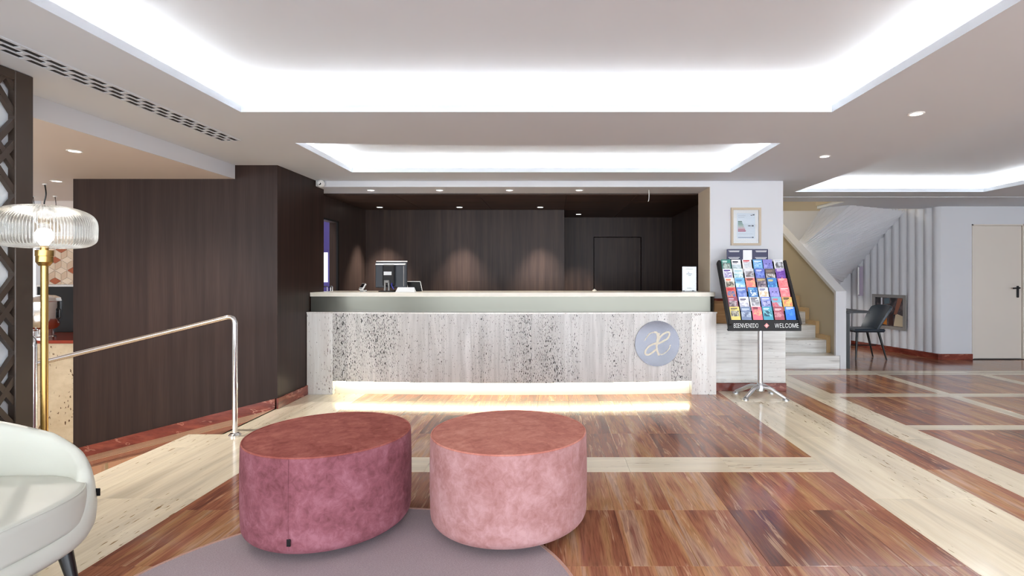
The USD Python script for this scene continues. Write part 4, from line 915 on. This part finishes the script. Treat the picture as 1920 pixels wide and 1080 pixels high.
# picture in its grey frame, parallel to the pleated wall
def onwall(poly, off, t, mid=8.9):
    """polygon in (s along the wall, z); s measured in y."""
    m = prism(poly, 0, t); v = m.vertices.copy()
    y = v[:, 0]; x = 5.82 - .2216 * (y - 8.01)
    d = off + v[:, 2]
    m.vertices = np.stack([x + nrm[0] * d, y + nrm[1] * d, v[:, 1]], 1); m.fix_normals(); return m
wp = thing('wall_picture', 'square grey-framed picture of figures hanging low on the pleated wall', 'picture')
y0, y1, z0, z1 = 8.56, 9.22, .372, .945
part('frame', onwall(sbox(y0, y1, z0, z1).difference(sbox(y0 + .055, y1 - .055, z0 + .05, z1 - .05)), .036, .02), M['grey'], wp, smooth=False)
part('picture', onwall(sbox(y0 + .055, y1 - .055, z0 + .05, z1 - .05), .036, .006), pic(90, (36, 34, 40), (110, 96, 96), 7), wp, smooth=False)
wq = stage.GetPrimAtPath('/World/wall_picture/picture')
for P, c in (([(8.62, .43), (8.62, .60), (8.76, .64), (8.80, .43)], (206, 190, 160)), ([(8.93, .44), (8.93, .62), (9.12, .66), (9.15, .45)], (206, 126, 44)), ([(8.80, .62), (8.72, .89), (8.63, .89), (8.74, .62)], (150, 96, 76)), ([(8.86, .65), (8.88, .76), (9.0, .74), (9.0, .65)], (176, 130, 100)), ([(9.02, .72), (9.02, .89), (9.05, .89), (9.05, .72)], (230, 232, 240)), ([(8.80, .44), (8.82, .64), (8.88, .6), (8.9, .44)], (60, 30, 26)), ([(8.88, .80), (8.88, .89), (8.99, .88), (8.98, .78)], (90, 110, 120))):
    part('figure_shape', onwall(Polygon(P), .042, .001), col(*c), wq, smooth=False)
wl = thing('wall_panel', 'slim lilac panel standing upright on the wall behind the table', 'wall panel')
part('panel_board', bx(5.30, 5.365, 9.24, 9.28, .91, 1.42, .003), plain('lilac_panel', L(150, 136, 152), .4), wl)
part('panel_edge', bx(5.285, 5.30, 9.25, 9.28, .93, 1.41, .002), M['whiteplastic'], wl)

# ------------------------------------------------------------------ coffee bar, urn and tiled splashback
bar = thing('coffee_bar', 'beige stone bar with a red top in the room at the far left', 'bar counter')
for a, b in ((-6.2, -5.33), (-5.33, -4.56)):
    for c, d in ((-.497, .385), (.385, .545)):
        part('front_slab', bx(a + .001, b - .001, 5.6, 5.64, c, d - .002, .002), M['bar_stone'], bar)
part('bar_body', bx(-6.19, -4.57, 5.64, 6.44, -.497, .54), M['blackmatte'], bar)
part('bar_top', bx(-6.22, -4.56, 5.58, 6.46, .545, .578, .004), M['redtop'], bar, label='glossy red top')
ub = thing('back_panel', 'black equipment panel behind the coffee urn under the patterned tiles', 'panel')
part('panel_face', bx(-6.2, -4.56, 6.40, 6.48, .578, 1.125, .004), M['black'], ub)
part('panel_edge', bx(-6.2, -4.56, 6.39, 6.48, 1.125, 1.145, .003), M['whiteplastic'], ub)
part('cable', tube(catmull([(-5.3, 6.3, .583), (-5.15, 6.22, .585), (-5.0, 6.27, .583), (-4.75, 6.3, .583)], 6), .005), M['whiteplastic'], ub)
sb = thing('splashback', 'splashback of beige and terracotta rhombus tiles behind the bar', 'splashback')
part('backing', bx(-6.2, -4.58, 6.482, 6.5, 1.145, 1.75), M['paper'], sb)
part('edge_strip', bx(-5.815 + .0, -5.80, 6.47, 6.5, 1.145, 1.75) if False else bx(-4.60, -4.58, 6.47, 6.5, 1.145, 1.75), M['whiteplastic'], sb)
tc = [plain('tile_pale', L(236, 214, 190), .3), plain('tile_sand', L(216, 186, 158), .3), plain('tile_cream', L(226, 202, 176), .3), plain('tile_terracotta', L(176, 96, 62), .3)]
s_ = .085; rg2 = np.random.default_rng(9); clip = sbox(-6.05, -5.6, 1.15, 1.74)
clip = sbox(-6.19, -5.45, 1.15, 1.74)
ex, ez = s_ * math.cos(PI / 6), s_ * .5
for row in range(-1, 7):
    for cc in range(-1, 10):
        ox = -6.2 + cc * 2 * ex + (row % 2) * ex; oz = 1.15 + row * 1.5 * s_
        for k, P in enumerate(([(0, 0), (ex, ez), (0, 2 * ez), (-ex, ez)], [(0, 0), (ex, ez), (ex, ez - s_), (0, -s_)], [(0, 0), (-ex, ez), (-ex, ez - s_), (0, -s_)])):
            pg = Polygon([(ox + a, oz + b) for a, b in P]).buffer(-.002, join_style=2).intersection(clip)
            if pg.is_empty or pg.area < .001: continue
            part('tile', upright(pg, 6.474, .008), tc[3] if (k == 0 and rg2.random() < .45) else tc[k], sb, smooth=False)
ur = thing('coffee_urn', 'polished chrome coffee urn on the bar, behind the lamp pole', 'coffee urn', None, (-5.50, 5.76, .578))
part('base', lathe([(0, 0), (.10, 0), (.10, .02), (.085, .03), (.085, .10), (.09, .11), (0, .11)], 40), M['chrome'], ur)
part('body', lathe([(0, .11), (.10, .11), (.125, .14), (.145, .22), (.148, .36), (.146, .40), (0, .40)], 48), M['chrome'], ur)
part('lid', lathe([(.148, .40), (.150, .405), (.135, .44), (.09, .465), (.03, .472), (.02, .478), (.022, .49), (.012, .5), (0, .5), (0, .40)], 48), M['chrome'], ur)
part('tap', tube(fillet([(.0, -.08, .10), (.0, -.14, .10), (.0, -.14, .05)], .02), .010), M['chrome'], ur)
for s in (-1, 1): part('handle', tube(fillet([(s * .14, 0, .22), (s * .17, 0, .22), (s * .17, 0, .32), (s * .14, 0, .32)], .02), .008), M['black'], ur)
